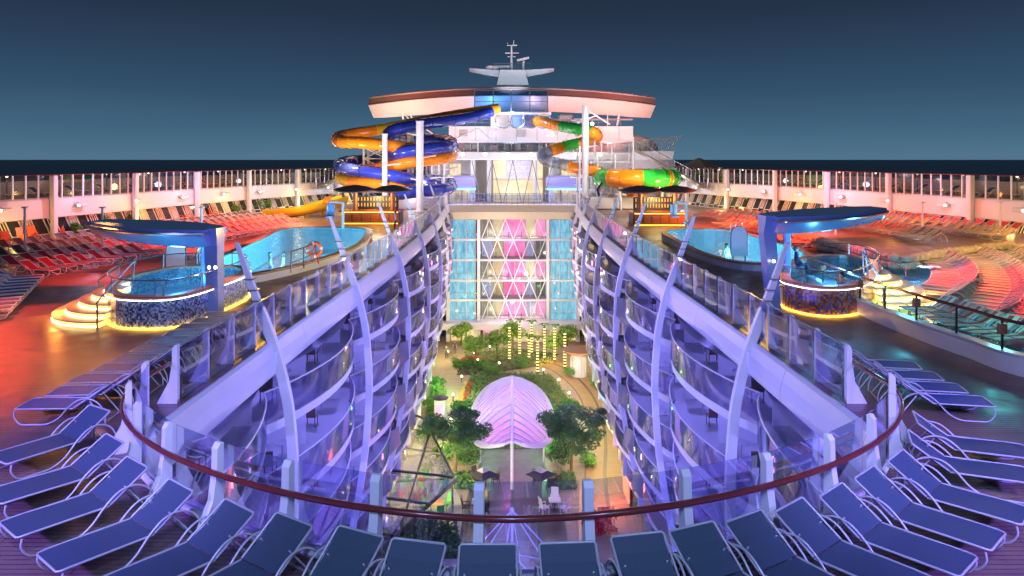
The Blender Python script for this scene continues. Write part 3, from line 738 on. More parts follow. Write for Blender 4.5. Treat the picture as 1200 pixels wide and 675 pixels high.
for s in (-1, 1):
    for i in range(2):
        x = s*(3.3+i*2.3); b = MB(); b.tube([(x, 105.3, 0), (x, 105.3, 6)], .34, 10); b.build('column', M_white, t, 50)
b = MB()
for a, c in ((565, 553), (565, 577), (589, 577), (589, 601), (612, 601), (612, 624), (636, 624), (636, 648)):
    b.bar(PD(a, 243, 101), PD(c, 188, 101), .10, .10)
b.build('truss', M_steel, t)
b = MB()
for i in range(28): x = wx(526)+i*.95; b.bar((x, 101.8, 7.15), (x, 101.8, 8.3), .05)
b.bar((wx(526), 101.8, 8.3), (wx(526)+25.6, 101.8, 8.3), .07); b.build('railing', M_steel, t)
b = MB(); bx(b, 507, 206, 557, 221, 104, 1.2, bev=.3); b.build('side_panel', mat('violet_paint', (.30, .28, .60), .3), t)
b = MB(); bx(b, 640, 206, 690, 221, 104, 1.2, bev=.3); b.build('side_panel', MATS['violet_paint'], t)
b = MB(); bx(b, 507, 221, 557, 222.5, 103.9, 1.4); b.build('light_strip', mat('blue_light_strip', (.2, .4, 1), .4, emit=(.1, .35, 1), es=4), t)
b = MB(); bx(b, 640, 221, 690, 222.5, 103.9, 1.4); b.build('light_strip', MATS['blue_light_strip'], t)
for i, x in enumerate((533, 547, 556, 587, 600, 614, 627, 640)):
    c = PD(x, 176, 104.5)
    ch = thing('lounge_chair', f'dark round lounge chair, {nth(i)} from the left on the upper terrace of the deckhouse', 'chair', (c.x, c.y, 7.2), 'dark chairs on the upper terrace')
    b = MB(); b.box((c.x, c.y, 7.5), (.9, .8, .35), bev=.1); b.build('seat', M_black, ch)
    b = MB(); b.box((c.x, c.y+.35, 7.95), (.95, .2, .8), bev=.09); b.build('backrest', M_black, ch)
for x, z, c, w in ((-6, 9.2, (.95, .95, 1), 1100), (6, 9.2, (.95, .95, 1), 1100), (0, 4.5, (1, .85, .8), 500), (-6, 3.5, (.75, .75, 1), 800), (6, 3.5, (.7, .8, 1), 800), (-13, 4, (1, .9, .9), 800), (0, 12.5, (.5, .7, 1), 500)):
    lamp('deckhouse_lamp', 'POINT', (x, 101.2, z), c, w, size=.3)

b = MB()
for x0, x1 in ((505, 527), (676, 700)):
    b = MB()
    for q in range(3): bx(b, x0+q*8, 188, x0+q*8+2, 241, 103.5, .3)
    bx(b, x0, 205, x1, 207, 103.4, .4); bx(b, x0, 222, x1, 224, 103.4, .4)
    b.build('side_frame', M_white, t)
b = MB()
for px0, py0, px1, py1 in ((526, 166, 560, 150), (560, 150, 578, 166), (645, 150, 660, 166), (660, 166, 690, 130), (690, 130, 715, 146), (660, 150, 700, 135), (500, 152, 540, 178), (645, 178, 683, 158), (655, 178, 683, 168)):
    b.tube([PD(px0, py0, 100), PD(px1, py1, 100)], .09, 6)
b.build('brace', M_white, t)
b = MB(); bx(b, 600, 134, 626, 150, 104, .6, bev=.1); b.build('slide_start_box', M_bluecan, t)
for x in (590, 606, 622, 636):
    c = PD(x, 141, 102.5); b = MB(); b.tube([(c.x+1.1*math.cos(a), c.y, c.z+1.1*math.sin(a)) for a in [2*math.pi*i/18 for i in range(18)]], .14, 6, True); b.build('slide_mouth', M_steel if x % 4 else M_bluecan, t, 50)
b = MB()
for i in range(24): x = wx(527)+i*1.05; b.bar((x, 105.9, 10.9), (x, 105.9, 11.8), .045)
b.bar((wx(527), 105.9, 11.8), (wx(527)+24.2, 105.9, 11.8), .06); b.bar((wx(527), 105.9, 11.35), (wx(527)+24.2, 105.9, 11.35), .04); b.build('roof_railing', M_steel, t)
b = MB()
for i in range(9): bx(b, 533+i*24, 148.5, 533.6+i*24, 165.5, 105.95, .06)
b.build('panel_joint', M_grey, t)
for i in range(7):
    b = MB(); bx(b, 540+i*27, 179.5, 543+i*27, 182, 101.9, .1); b.build('deck_light', E_bulb, t)
for i in range(5):
    b = MB(); bx(b, 538+i*34, 152, 548+i*34, 160, 105.9, .08, bev=.03); b.build('porthole_window', E_violet if i % 2 else E_dimroom, t)
c = PD(694, 145, 99); b = MB(); b.sphere(c, .22, 10, 8); b.build('star_lamp', E_cool, t)
lamp('star_lamp', 'POINT', c+V((0, -.6, 0)), (.9, .95, 1), 260, size=.2)
b = MB()
for x in (528, 560, 640, 672, 705, 738): bx(b, x-.6, 166, x+.6, 178, 104, .2)
bx(b, 526, 165, 742, 167, 103.8, .3); b.build('terrace_post', M_white, t)
b = MB(); bx(b, 655, 134, 672, 148, 110, 2, bev=.2); bx(b, 672, 139, 742, 141, 109, .2); b.build('vent_housing', M_grey, t)
# right wing of the deckhouse with slatted end
t = thing('terrace_wing', 'white terrace wing with a slatted canopy end behind the green slide', 'terrace', (16, 104, 6))
b = MB()
a0 = PD(742, 178, 103); a1 = PD(790, 178, 99)
b.loft([[V((a0.x, 102, 6.0)), V((a0.x, 102, 7.15)), V((a0.x, 112, 7.15)), V((a0.x, 112, 6.0))], [V((a1.x, 100, 6.0)), V((a1.x+.3, 100, 7.15)), V((a1.x, 110, 7.15)), V((a1.x, 110, 6.0))]]); b.build('deck_edge', M_white, t)
b = MB()
for i in range(11): b.bar((a1.x-5+i*.5, 100.2, 7.2), (a1.x-4.2+i*.5, 100.2, 8.6+.06*i), .09)
b.bar((a1.x-5, 100.2, 8.5), (a1.x+1.4, 100.2, 9.2), .12); b.build('slat_screen', mat('tan_slat', (.5, .42, .3), .5), t)
b = MB()
for i in range(8): b.bar((a0.x+.4+i*.7, 101.6, 7.15), (a0.x+.4+i*.7, 101.6, 8.4), .05)
b.bar((a0.x, 101.6, 8.4), (a0.x+5.5, 101.6, 8.4), .06); b.build('railing', M_steel, t)
b = MB(); b.sphere((17.8, 110, 7.2), (4.2, 3.0, 2.6), 20, 12); tag(b.build('white_dome', M_white, None, 60), 'white dome rising behind the terrace wing', 'dome')
b = MB(); bx(b, 700, 187, 790, 240, 108, .6); b.build('lower_wall', M_wall, t)
for x in (705, 722, 740, 757): b = MB(); bx(b, x, 205, x+13, 236, 107.6, .2); b.build('window', E_dimroom if x % 2 else E_warm, t)

# glass viewing box under the canopy
t = thing('glass_viewing_box', 'blue glass walled slide entrance box under the wing canopy', 'platform', (0, 104, 10))
b = MB(); bx(b, 556, 106, 642, 132, 102.4, .05); b.build('glass_panel', G_blue, t)
b = MB()
for x in (556, 578, 599, 621, 642): bx(b, x-.5, 106, x+.5, 132, 102.3, .1)
for y in (106, 119, 131.5): bx(b, 556, y-.4, 642, y+.4, 102.28, .1)
b.build('frame', M_steel, t)
b = MB(); bx(b, 552, 131, 646, 134, 102.3, 5); bx(b, 575, 134, 624, 150, 105, 2); b.build('floor', M_white, t)
b = MB(); bx(b, 556, 110, 642, 131, 108, .3); b.build('back_panel', E_violet, t)
lamp('viewing_box_lamp', 'POINT', (-3, 104.5, 14), (.3, .6, 1), 400, size=.2); lamp('viewing_box_lamp', 'POINT', (3, 104.5, 14), (1, .4, .4), 300, size=.2)

# wing canopy
t = thing('wing_canopy', 'wide swept wing canopy lit red and salmon spanning above the deckhouse', 'canopy', (0, 106, 15))
b = MB(); n = 28; X0, X1 = -20.6, 20.6
def arch(x): return -1.3*(abs(x)/20.6)**2
rg = []
for i in range(n+1):
    x = X0+(X1-X0)*i/n; e = 1-(abs(x)/20.6)**8*.15; z = arch(x)
    rg.append([V((x, 104.0+1.6*(abs(x)/20.6)**2, 16.15+z)), V((x, 103.6+1.6*(abs(x)/20.6)**2, 15.1+z)), V((x*.985, 107.5, 15.1+z-2.0*e)), V((x*.98, 112, 15.2+z-1.2*e)), V((x, 112, 16.2+z))])
fb = MB(); fb.loft([[r_[0]+V((0, -.03, .05)), r_[1]+V((0, -.03, .05)), r_[1]+V((0, .1, .05)), r_[0]+V((0, .1, .05))] for r_ in rg]); fb.build('front_band', mat('red_lit_band_tone', (.30, .17, .15), .35), t, 30)  # grey edge band; the red light on it is put into the brown colour
b.loft(rg); b.build('canopy_shell', mat('salmon_lit_shell_tone', (.66, .55, .52), .35, var=.06), t, 25)  # salmon light from below is partly put into the shell colour
b = MB(); b.tube([r_[0]+V((0, -.02, .02)) for r_ in rg], .16, 6); b.tube([r_[1]+V((0, -.03, 0)) for r_ in rg], .10, 6); b.build('edge_trim', mat('grey_trim', (.25, .22, .24), .4), t, 40)
for p, q in (((478, 128), (470, 150)), ((470, 128), (482, 160)), ((686, 128), (686, 200)), ((726, 126), (720, 165)), ((716, 126), (712, 148))):
    pass
b = MB()
for x0, y0, x1, y1, r_ in ((470, 124, 474, 150, .12), (480, 124, 484, 150, .12), (470, 128, 484, 146, .08), (727, 124, 720, 168, .14), (716, 132, 737, 132, .08), (712, 126, 712, 150, .08)):
    b.tube([PD(x0, y0, 107), PD(x1, y1, 107)], r_, 8)
b.build('strut', M_white, t, 50)
lamp('canopy_lamp', 'SPOT', (-14, 98, 8.5), (1, .30, .22), 3600, (-11, 106, 14.5), .4, 110)
lamp('canopy_lamp', 'SPOT', (-17, 99, 9), (1, .75, .4), 1400, (-18, 106, 14), .4, 90)
lamp('canopy_lamp', 'SPOT', (14, 98, 8.5), (1, .26, .22), 4200, (11, 106, 14.5), .4, 110)
lamp('canopy_lamp', 'SPOT', (18, 99, 9), (1, .55, .45), 1400, (18, 106, 14), .4, 90)
lamp('canopy_lamp', 'SPOT', (0, 97, 9), (.8, .8, 1), 1000, (0, 106, 14.5), .4, 100)

# mast
t = thing('radar_mast', 'white winged radar mast standing on top of the wing canopy', 'mast', (0, 107, 15.5))
YM = 107
b = MB(); a, c = PD(583, 83, YM), PD(616, 101, YM)
b.loft([[V((-2.2, YM-1.5, c.z)), V((2.4, YM-1.5, c.z)), V((2.4, YM+1.5, c.z)), V((-2.2, YM+1.5, c.z))], [V((-1.7, YM-1.2, a.z)), V((1.9, YM-1.2, a.z)), V((1.9, YM+1.2, a.z)), V((-1.7, YM+1.2, a.z))]]); b.build('mast_base', M_white, t)
for s, xs_ in ((-1, (585, 550)), (1, (614, 649))):
    b = MB(); p0, p1 = PD(xs_[0], 87, YM), PD(xs_[1], 82.5, YM)
    b.loft([[p0+V((0, -.9, -.55)), p0+V((0, .9, -.55)), p0+V((0, .9, .5)), p0+V((0, -.9, .5))], [p1+V((0, -.5, -.25)), p1+V((0, .5, -.25)), p1+V((0, .5, .25)), p1+V((0, -.5, .25))]]); b.build('wing', M_white, t)
b = MB(); b.tube([PD(599.5, 84, YM), PD(599.5, 70, YM), PD(599.5, 53, YM)], [.22, .16, .10], 8); b.build('mast_pole', M_white, t, 50)
b = MB(); bx(b, 592, 61.7, 608, 62.6, YM, .12); bx(b, 594, 52.5, 606, 53.4, YM, .3); bx(b, 595, 66, 604, 66.8, YM, .12); b.tube([PD(602, 53, YM), PD(602, 47, YM)], .05, 5); b.tube([PD(595, 53, YM), PD(595, 50, YM)], .06, 5); b.build('yard', M_white, t)
b = MB(); b.sphere(PD(577, 78.5, YM), (1.0, .7, .32), 12, 8); bx(b, 577, 76.5, 598, 79.5, YM, .6, bev=.1); b.build('antenna_pod', M_white2, t, 50)
b = MB(); b.tube([PD(613, 82, YM), PD(613.5, 71, YM)], .16, 8); b.bar(PD(606, 71, YM), PD(620, 67.5, YM), .22, .3); b.build('radar_scanner', M_white, t)
b = MB()
for x in (577, 585, 593, 606, 614, 622): b.bar(PD(x, 83, YM-1), PD(x, 74.5, YM-1), .05)
b.bar(PD(577, 74.5, YM-1), PD(622, 74.5, YM-1), .06); b.bar(PD(577, 78, YM-1), PD(622, 78, YM-1), .04); b.build('railing', M_steel, t)
lamp('mast_lamp', 'SPOT', (0, 100, 16.8), (.75, .85, 1), 1500, (0, 107, 19), .3, 90)

# ================================================================== SLIDES
def slide(name, label, pts, r, mats, pick, n=8, ring_step=3, seg=7):
    path = cat([PD(*p) for p in pts], seg)
    t = thing(name, label, 'water slide', (path[len(path)//2].x, path[len(path)//2].y, 0))
    b = MB(); b.tube(path, r, 12, mi=pick)
    for i in range(2, len(path)-2, ring_step):
        d = (path[i+1]-path[i-1]).normalized(); b.tube([path[i]-d*.05, path[i]+d*.05], r*1.07, 12, mi=pick(i))
    b.build('tube', mats, t, 50)
    return t, path
BL = [(575,131,101),(549,138,98),(515,143,94),(487,147,90),(461,153,87),(456,160,90),(475,163,95),(505,163,98),(526,165,96),(529,171,91),(508,174,87),(480,177,85.5),(459,182,87),(452,187,92),(425,188,96),(404,190,93),(398,195,88),(412,199,85.5),(442,203,84.5),(476,209,85),(505,211,92),(526,214,95),(527,220,90),(505,223,86.5),(478,226,85),(458,228,84)]
OR = [(584,127,102),(545,133,100),(505,140,98),(470,147,96),(440,153,94),(412,157,93),(396,161,90),(399,166,87),(422,167,85.5),(452,170,85),(478,173,88),(505,174,94),(524,177,95),(529,183,91),(508,187,87.5),(480,190,86),(459,195,86.5),(436,198,92),(410,202,94.5),(399,208,90),(412,213,86.5),(440,216,85),(466,219,85),(482,223,88)]
slide('water_slide', 'royal blue enclosed water slide winding down the left slide tower', BL, .72, [M_sblue], lambda i: 0)
slide('water_slide', 'orange enclosed water slide winding beside the blue slide', OR, .70, [M_sora, M_syel], lambda i: 1 if (i//14) % 4 == 1 else 0)
GR = [(610,141,105),(622,143,103),(634,142,101),(648,146,98),(664,149,95.5),(682,152,93),(697,156,92),(698,162,94),(682,167,96),(664,171,95.5),(648,176,94),(636,181,93),(640,188,92),(656,192,91.5),(672,196,91),(690,199,90.5),(704,202,90)]
def gp_pick(i):
    if i < 12: return 2
    if i < 26: return 1
    if i < 40: return 0
    if i < 50: return 1
    if i < 58: return 1
    if i < 66: return 0
    if i < 72: return 1
    if i < 96: return 2
    return 1
slide('water_slide', 'green and orange striped water slide with clear tube bends on the right tower', GR, .72, [M_sgrn, M_sora, M_clear], gp_pick, ring_step=2)
# the bowl
t = thing('slide_bowl', 'large green and orange ring bowl at the foot of the right slide', 'water slide', PD(745, 208, 90))
cb = PD(746, 208, 90); b = MB(); n = 48
ringp = [cb+V((4.35*math.cos(2*math.pi*i/n), 4.35*math.sin(2*math.pi*i/n), 0)) for i in range(n)]
pickb = lambda i: 0 if (i//6) % 8 in (4, 6, 7, 0) and i % 12 != 5 else 1
b.tube(ringp, 1.05, 14, True, mi=pickb)
for i in range(0, n, 2):
    d = (ringp[(i+1) % n]-ringp[i-1]).normalized(); b.tube([ringp[i]-d*.06, ringp[i]+d*.06], 1.1, 14, mi=1 if 28 < i < 36 else pickb(i))
b.build('bowl_ring', [M_sgrn, M_sora], t, 60)
b = MB()
rg = [[cb+V((r_*math.cos(2*math.pi*k/24), r_*math.sin(2*math.pi*k/24), z_)) for k in range(24)] for r_, z_ in ((3.6, -.7), (2.4, -1.6), (1.2, -2.1), (1.0, -3.2))]
b.loft(rg); b.build('bowl_funnel', M_sora, t, 50)
b = MB()
for k in range(5): a = 2*math.pi*k/5+.3; b.tube([(cb.x+4.3*math.cos(a), cb.y+4.3*math.sin(a), cb.z-.9), (cb.x+4.0*math.cos(a), cb.y+4.0*math.sin(a), .02)], .16, 8)
b.build('support_leg', M_white, t, 50)
# support masts and tower
for (px, py, Y, r_, lab) in ((492, 143, 83.5, .42, 'tall white column standing in front of the blue slide coils'), (451, 158, 83.6, .30, 'shorter white column left of the tallest slide column'), (481, 160, 92, .4, 'white column behind the slide coils'), (686, 125, 90, .42, 'white column carrying the green slide'), (520, 170, 93, .35, 'white column at the right end of the blue coils')):
    p = PD(px, py, Y); t = thing('slide_column', lab, 'column', (p.x, p.y, 0), 'white columns of the slide towers')
    b = MB(); b.tube([(p.x, p.y, .02), (p.x, p.y, p.z)], r_, 14); b.build('shaft', M_white, t, 50)
    b = MB(); b.tube([(p.x, p.y, .02), (p.x, p.y, .22)], r_*1.7, 14); b.tube([(p.x, p.y, p.z), (p.x, p.y, p.z+.12)], r_*1.15, 14); b.build('flange', M_white2, t, 40)
    b = MB()
    for k in range(3):
        z = p.z*(.35+.25*k); b.tube([(p.x, p.y, z), (p.x+(1.6 if k % 2 else -1.6), p.y+1.5, z+.3)], .09, 6)
    b.build('bracket_arm', M_white, t, 40)
t = thing('slide_tower', 'white lattice stair tower behind the left slide coils', 'tower', (-17.5, 92, 0))
b = MB(); xs_ = [PD(428, 0, 92).x, PD(455, 0, 92).x]
for x in xs_:
    for y in (91, 94): b.tube([(x, y, 0), (x, y, 7.5)], .14, 8)
b.build('tower_post', M_white, t, 40)
b = MB()
for k in range(5):
    z = .5+1.4*k
    for y in (91, 94):
        b.bar((xs_[0], y, z), (xs_[1], y, z+1.4), .09); b.bar((xs_[1], y, z), (xs_[0], y, z+1.4), .09); b.bar((xs_[0], y, z+1.4), (xs_[1], y, z+1.4), .1)
b.build('cross_brace', M_white, t)
b = MB()
for k in range(18): b.box((PD(512, 0, 95).x+.3*math.sin(k), 95.5, .35*k+.1), (1.8, .5, .06))
b.build('stair_flight', M_white, t)
for x, y, z, c, w in ((-15, 80, 4.5, (1, .85, .95), 900), (-10, 79, 6.5, (1, .8, .85), 700), (-19, 84, 6, WARM, 700), (-12, 88, 1.5, (1, .8, .9), 500), (14, 82, 5.5, (1, .9, .75), 900), (10, 88, 9.5, (1, .9, .9), 500), (18, 84, 2.5, WARM, 500)):
    lamp('slide_lamp', 'POINT', (x, y, z), c, w, size=.4)
# dark water / splash tub under the slides
for s, lab in ((-1, 'left'), (1, 'right')):
    t = thing('slide_platform', f'white railed landing deck under the {lab} slide tower', 'platform', (s*12, 90, 0))
    b = MB(); b.box((s*12, 91, .75), (6, 6, 1.4), bev=.1); b.build('deck_block', M_white2, t)
    b = MB()
    for i in range(8): b.bar((s*9.2+s*i*.8, 87.9, 1.45), (s*9.2+s*i*.8, 87.9, 2.6), .05)
    b.bar((s*9.2, 87.9, 2.6), (s*14.8, 87.9, 2.6), .06); b.build('railing', M_steel, t)
    b = MB(); b.tube([(s*(10.5+.0), 88.2, 1.6), (s*10.2, 87.6, 2.4), (s*10.9, 87.4, 3.6)], .16, 8); b.build('water_pipe', M_black, t)

for s, lab in ((-1, 'left'), (1, 'right')):
    t = thing('slide_scaffold', f'maze of thin white posts and braces carrying the {lab} slides', 'scaffold', (s*11, 93, 0))
    rn = random.Random(8+s); pp_ = [(s*(8.3+2.2*i), 90+3.2*j) for i in range(4) for j in range(2)]
    for x, y in pp_:
        b = MB(); b.tube([(x, y, 0), (x, y, rn.uniform(6.5, 9))], .12, 8); b.build('post', M_white, t, 50)
    b = MB()
    for k in range(16):
        (x, y), (x2, y2) = rn.sample(pp_, 2); z = rn.uniform(.8, 6)
        if abs(x-x2) < 5: b.tube([(x, y, z), (x2, y2, z+rn.uniform(-.6, 1.4))], .06, 6)
    b.build('brace', M_white, t)
    b = MB()
    for k in range(3): b.box((s*11, 91.5, 1.9+1.9*k), (7.2, 3.4, .1)); b.bar((s*7.6, 89.9, 2.9+1.9*k), (s*14.4, 89.9, 2.9+1.9*k), .06)
    b.build('landing', M_white2, t)
    lamp('scaffold_lamp', 'POINT', (s*10.5, 88.5, 3.2), (1, .9, .92), 700, size=.3)
# yellow children's slide
t = thing('child_slide', 'bright yellow open slide between the plants and the left bar', 'slide', P(360, 252, 0))
path = cat([PD(318, 249, 78), PD(335, 248.5, 77), PD(352, 246, 76.5), PD(368, 243, 77), PD(384, 239, 78), (PD(404, 233, 79))], 6)
b = MB(); rg = []
for i, p in enumerate(path):
    d = (path[min(i+1, len(path)-1)]-path[max(i-1, 0)]).normalized(); sd = d.cross(V((0, 0, 1))).normalized()
    rg.append([p+sd*(1.3*math.cos(a))+V((0, 0, -1.05*math.sin(a)+.4)) for a in [math.pi*k/8 for k in range(9)]]+[p+sd*(1.12*math.cos(a))+V((0, 0, -.88*math.sin(a)+.4)) for a in [math.pi*k/8 for k in range(8, -1, -1)]])
b.loft(rg); b.build('chute', M_syel, t, 50)
b = MB()
for i in (6, 14, 22, 28): p = path[i]; b.tube([(p.x, p.y, .0), (p.x, p.y, p.z-.3)], .14, 8)
b.build('support_leg', M_syel, t)
b = MB(); b.sphere(PD(384, 236, 77), .55, 12, 8); b.build('orange_float', M_sora, t, 60)
lamp('child_slide_lamp', 'POINT', (-21, 72, 3.2), YEL, 650, size=.3)

# ================================================================== BARS
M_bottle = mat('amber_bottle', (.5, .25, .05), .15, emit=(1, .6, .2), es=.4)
def bar_(px0, px1, py, s, label, lab2):
    a, c = P(px0, py), P(px1, py); cx, cy_ = (a.x+c.x)/2, a.y+1.3; w = abs(c.x-a.x)
    t = thing('pool_bar', label, 'bar', (cx, cy_, 0))
    b = MB(); b.box((cx, cy_, .6), (w, 2.4, 1.15), bev=.05); b.build('counter', M_bar, t)
    b = MB(); b.box((cx, cy_-.1, 1.22), (w+.5, 2.8, .09), bev=.03); b.build('counter_top', mat('red_stone_top', (.28, .04, .03), .2), t)
    b = MB(); b.box((cx, cy_-1.24, 1.12), (w*.94, .03, .05)); b.box((cx, cy_-1.24, .08), (w*.94, .03, .05)); b.build('light_strip', E_ambled, t)
    b = MB()
    for i in range(6): b.box((cx-w*.4+w*.16*i, cy_-1.23, .6), (w*.13, .04, .7), bev=.01)
    b.build('front_panel', mat('copper_panel', (.45, .18, .06), .35, .4), t)
    b = MB()
    for x in (-.32, .34):
        b.tube([(cx+w*x, cy_+.2, 0), (cx+w*x, cy_+.2, 3.3)], .22, 10)
    b.build('post', M_bar, t, 50)
    b = MB(); n = 24
    for kx, rz in ((-.32, 2.1), (.34, 1.9)):
        cc = V((cx+w*kx, cy_+.2, 3.0))
        rg = [[cc+V((r_*math.cos(2*math.pi*k/n), r_*.8*math.sin(2*math.pi*k/n), z_+.10*math.cos(2*2*math.pi*k/n)*(r_/rz))) for k in range(n)] for r_, z_ in ((.15, .62), (rz*.5, .45), (rz, .12), (rz, .02), (rz*.5, .3), (.15, .42))]
        b.loft(rg)
    b.build('canopy', M_canvas, t, 40)
    b = MB(); b.box((cx, cy_+1.6, 1.4), (w*.8, .4, 2.2), bev=.03); sh = b.build('back_shelf', M_dark, t)
    for i in range(14):
        x = cx-w*.36+w*.72*i/13
        for z in (1.5, 2.05): b = MB(); b.tube([(x, cy_+1.32, z), (x, cy_+1.32, z+.26), (x, cy_+1.32, z+.36)], [.05, .05, .02], 6); b.build('bottle', M_bottle, sh)
    lamp('bar_lamp', 'POINT', (cx, cy_-.3, 2.4), YEL, 260, size=.15); lamp('bar_lamp', 'POINT', (cx+1, cy_-2.4, 1.9), ORA, 160, size=.15)
    return t
bar_(400, 468, 263, -1, 'curved canopied pool bar with red counter top beside the left slides', '')
bar_(742, 806, 265, 1, 'orange lit pool bar under dark canopies near the right slide bowl', '')

# ================================================================== HOT TUBS
def hot_tub(s, label, body, mos, can_label, canopy, legpx, steps, stepdir, labs):
    c0 = sum(body, V((0, 0, 0)))/len(body)
    t = thing('hot_tub', label, 'hot tub', (c0.x, c0.y, 0))
    poly = [(p.x, p.y) for p in body]
    b = MB(); b.prism(poly, .02, 1.08, [[(p.x, p.y) for p in grow(body, -.22)]]); b.build('tub_wall', mos, t)
    b = MB(); b.prism([(p.x, p.y) for p in grow(body, .09)], 1.08, 1.17, [[(p.x, p.y) for p in grow(body, -.30)]]); b.build('rim', mat('tub_rim', (.42, .12, .06), .3), t)
    inn = grow(body, -.22); n = len(inn)
    b = MB(); b.prism([(p.x, p.y) for p in inn], .3, .3, bottom=False); b._add([(p.x, p.y, .3) for p in inn]+[(p.x, p.y, 1.05) for p in inn], [((i+1) % n, i, n+i, n+(i+1) % n) for i in range(n)]); b.build('lining', M_tub, t)
    b = MB(); b.prism([(p.x, p.y) for p in grow(body, -.225)], .98, .98, bottom=False); b.build('tub_water', M_water, t)
    b = MB(); L = grow(body, .13); b.loft([[p+V((0, 0, 1.02)), p+V((.0, 0, 1.06))] for p in L+[L[0]]], closed=False, cap=False); b.build('light_strip', E_led, t)
    L2 = grow(body, .06); b = MB(); b.tube([V((p.x, p.y, .03)) for p in L2], .035, 6, True); b.build('floor_light_strip', E_ambled, t)
    # rail
    L3 = grow(body, -.02); b = MB(); b.tube([V((p.x, p.y, 1.72)) for p in L3], .028, 6, True)
    b.build('guard_rail', M_steel, t, 50)
    for i in range(0, n, 5): b = MB(); b.tube([V((L3[i].x, L3[i].y, 1.15)), V((L3[i].x, L3[i].y, 1.72))], .026, 6); b.build('rail_post', M_steel, t)
    # canopy
    cp = thing('tub_canopy', can_label, 'canopy', (legpx.x, legpx.y, 0))
    tip, root = canopy; ax = (root-tip); N = 16; rg = []
    sd = V((-ax.y, ax.x, 0)).normalized()
    for i in range(N+1):
        u = i/N; p = tip+ax*u; w = 1.75*(math.sin(math.pi*min(1, .08+u*.72)))**.7*(1 if u < .7 else 1-(u-.7)*.5); h = .10+.42*math.sin(math.pi*min(1, .1+u*.6))
        rg.append([p+sd*w+V((0, 0, .18)), p+sd*w*.9+V((0, 0, .34)), p-sd*w*.9+V((0, 0, .34)), p-sd*w+V((0, 0, .18)), p-sd*w*.5+V((0, 0, -h*.7)), p+V((0, 0, -h)), p+sd*w*.5+V((0, 0, -h*.7))])
    b = MB(); b.loft(rg); b.build('canopy_shell', M_bluecan, cp, 40)
    b = MB(); b.tube([r_[0] for r_ in rg]+[r_[3] for r_ in rg[::-1]], .07, 6, True); b.build('edge_trim', M_steel, cp, 50)
    b = MB(); lg = legpx
    b.loft([[lg+V((-.2, -.3, 0)), lg+V((.2, -.3, 0)), lg+V((.2, .3, 0)), lg+V((-.2, .3, 0))], [root+V((-.3, -.35, -.35)), root+V((.22, -.35, -.35)), root+V((.22, .35, -.35)), root+V((-.3, .35, -.35))], [root+V((-.25, -.5, .35)), root+V((.25, -.5, .35)), root+V((.25, .5, .35)), root+V((-.25, .5, .35))]]); b.build('support_leg', M_bluecan, cp, 30)
    l2 = lg+V((s*1.7, 1.9, 0)) ; b = MB(); b.box((l2.x, l2.y+1.2, 1.5), (.3, .3, 2.9), bev=.05); b.build('support_leg', M_bluecan, cp)
    b = MB()
    for q in (-.12, .12): b.sphere(lg+V((q, -.36, 1.95)), .06, 8, 6)
    b.build('spot_lamp', E_cool, cp)
    lamp('tub_lamp', 'POINT', (c0.x, c0.y, 2.45), (.12, .45, 1), 420, size=.3)
    lamp('tub_lamp', 'POINT', (c0.x-.6, c0.y-1, .6), (.25, .7, 1), 200, size=.2); lamp('tub_lamp', 'POINT', (c0.x+.4, c0.y+2, .7), (.25, .7, 1), 200, size=.2)
    # steps: curved treads with lit risers
    st = thing('lit_steps', labs[0], 'steps', steps)
    for k in range(5):
        r0 = 2.8-.42*k; z0, z1 = .215*k, .215*(k+1)
        A = [stepdir+a for a in [R(-62)+R(124)*i/14 for i in range(15)]]
        o_ = [V((steps.x+r0*math.cos(a), steps.y+r0*1.15*math.sin(a), 0)) for a in A]
        i_ = [V((steps.x+(r0-.5)*math.cos(a), steps.y+(r0-.5)*1.15*math.sin(a), 0)) for a in A]
        b = MB(); b.loft([[p+V((0, 0, z0+.01)), q+V((0, 0, z0+.01)), q+V((0, 0, z1-.03)), p+V((0, 0, z1-.03))] for p, q in zip(o_, i_)]); rs = b.build('riser', E_step, st, 30)
        b = MB(); b.loft([[p+(p-q)*.08+V((0, 0, z1-.03)), q+V((0, 0, z1-.03)), q+V((0, 0, z1+.01)), p+(p-q)*.08+V((0, 0, z1+.01))] for p, q in zip(o_, i_)]); tr = b.build('tread', mat('cream_tread', (.62, .50, .36), .45), st, 30)
        b = MB(); b.tube([p+(p-q).normalized()*.03+V((0, 0, z0+.06)) for p, q in zip(o_, i_)], .022, 5); b.build('light_strip', E_stepled, rs)
    for e in (0, -1):
        a = stepdir+(R(-62) if e == 0 else R(62)); pa = V((steps.x+2.9*math.cos(a), steps.y+3.3*math.sin(a), 0)); pb = V((steps.x+.5*math.cos(a), steps.y+.58*math.sin(a), 1.0))
        b = MB(); b.tube(cat([pa, pa+V((0, 0, .8)), pa+V((0, 0, .95))+(pb-pa)*.06, pb+V((0, 0, .95)), pb+V((0, 0, .75))+(pb-pa).normalized()*.15, pb], 4), .035, 7); b.build('handrail', M_steel, st, 50)
    lamp('step_lamp', 'POINT', (steps.x+2.8*math.cos(stepdir), steps.y+2.8*math.sin(stepdir), .5), ORA, 90, size=.2)
bodyL = cat([(-12.6, 25.9, 0), (-14.2, 26.3, 0), (-15.5, 28.2, 0), (-16.0, 31, 0), (-15.3, 33.3, 0), (-12.8, 33.6, 0), (-11.5, 32, 0), (-11.5, 28.8, 0), (-11.8, 26.6, 0)], 4, True)
hot_tub(-1, 'raised hot tub clad in blue mosaic with a red rim', bodyL, M_mosaic, 'blue boat shaped canopy reaching out over the blue mosaic hot tub',
        (PD(114, 268, 29.5), PD(252, 277, 29.2)), V((-11.25, 27.9, 0)), V((-14.9, 29.3, 0)), R(212), ['curved yellow lit steps climbing to the blue mosaic hot tub'])
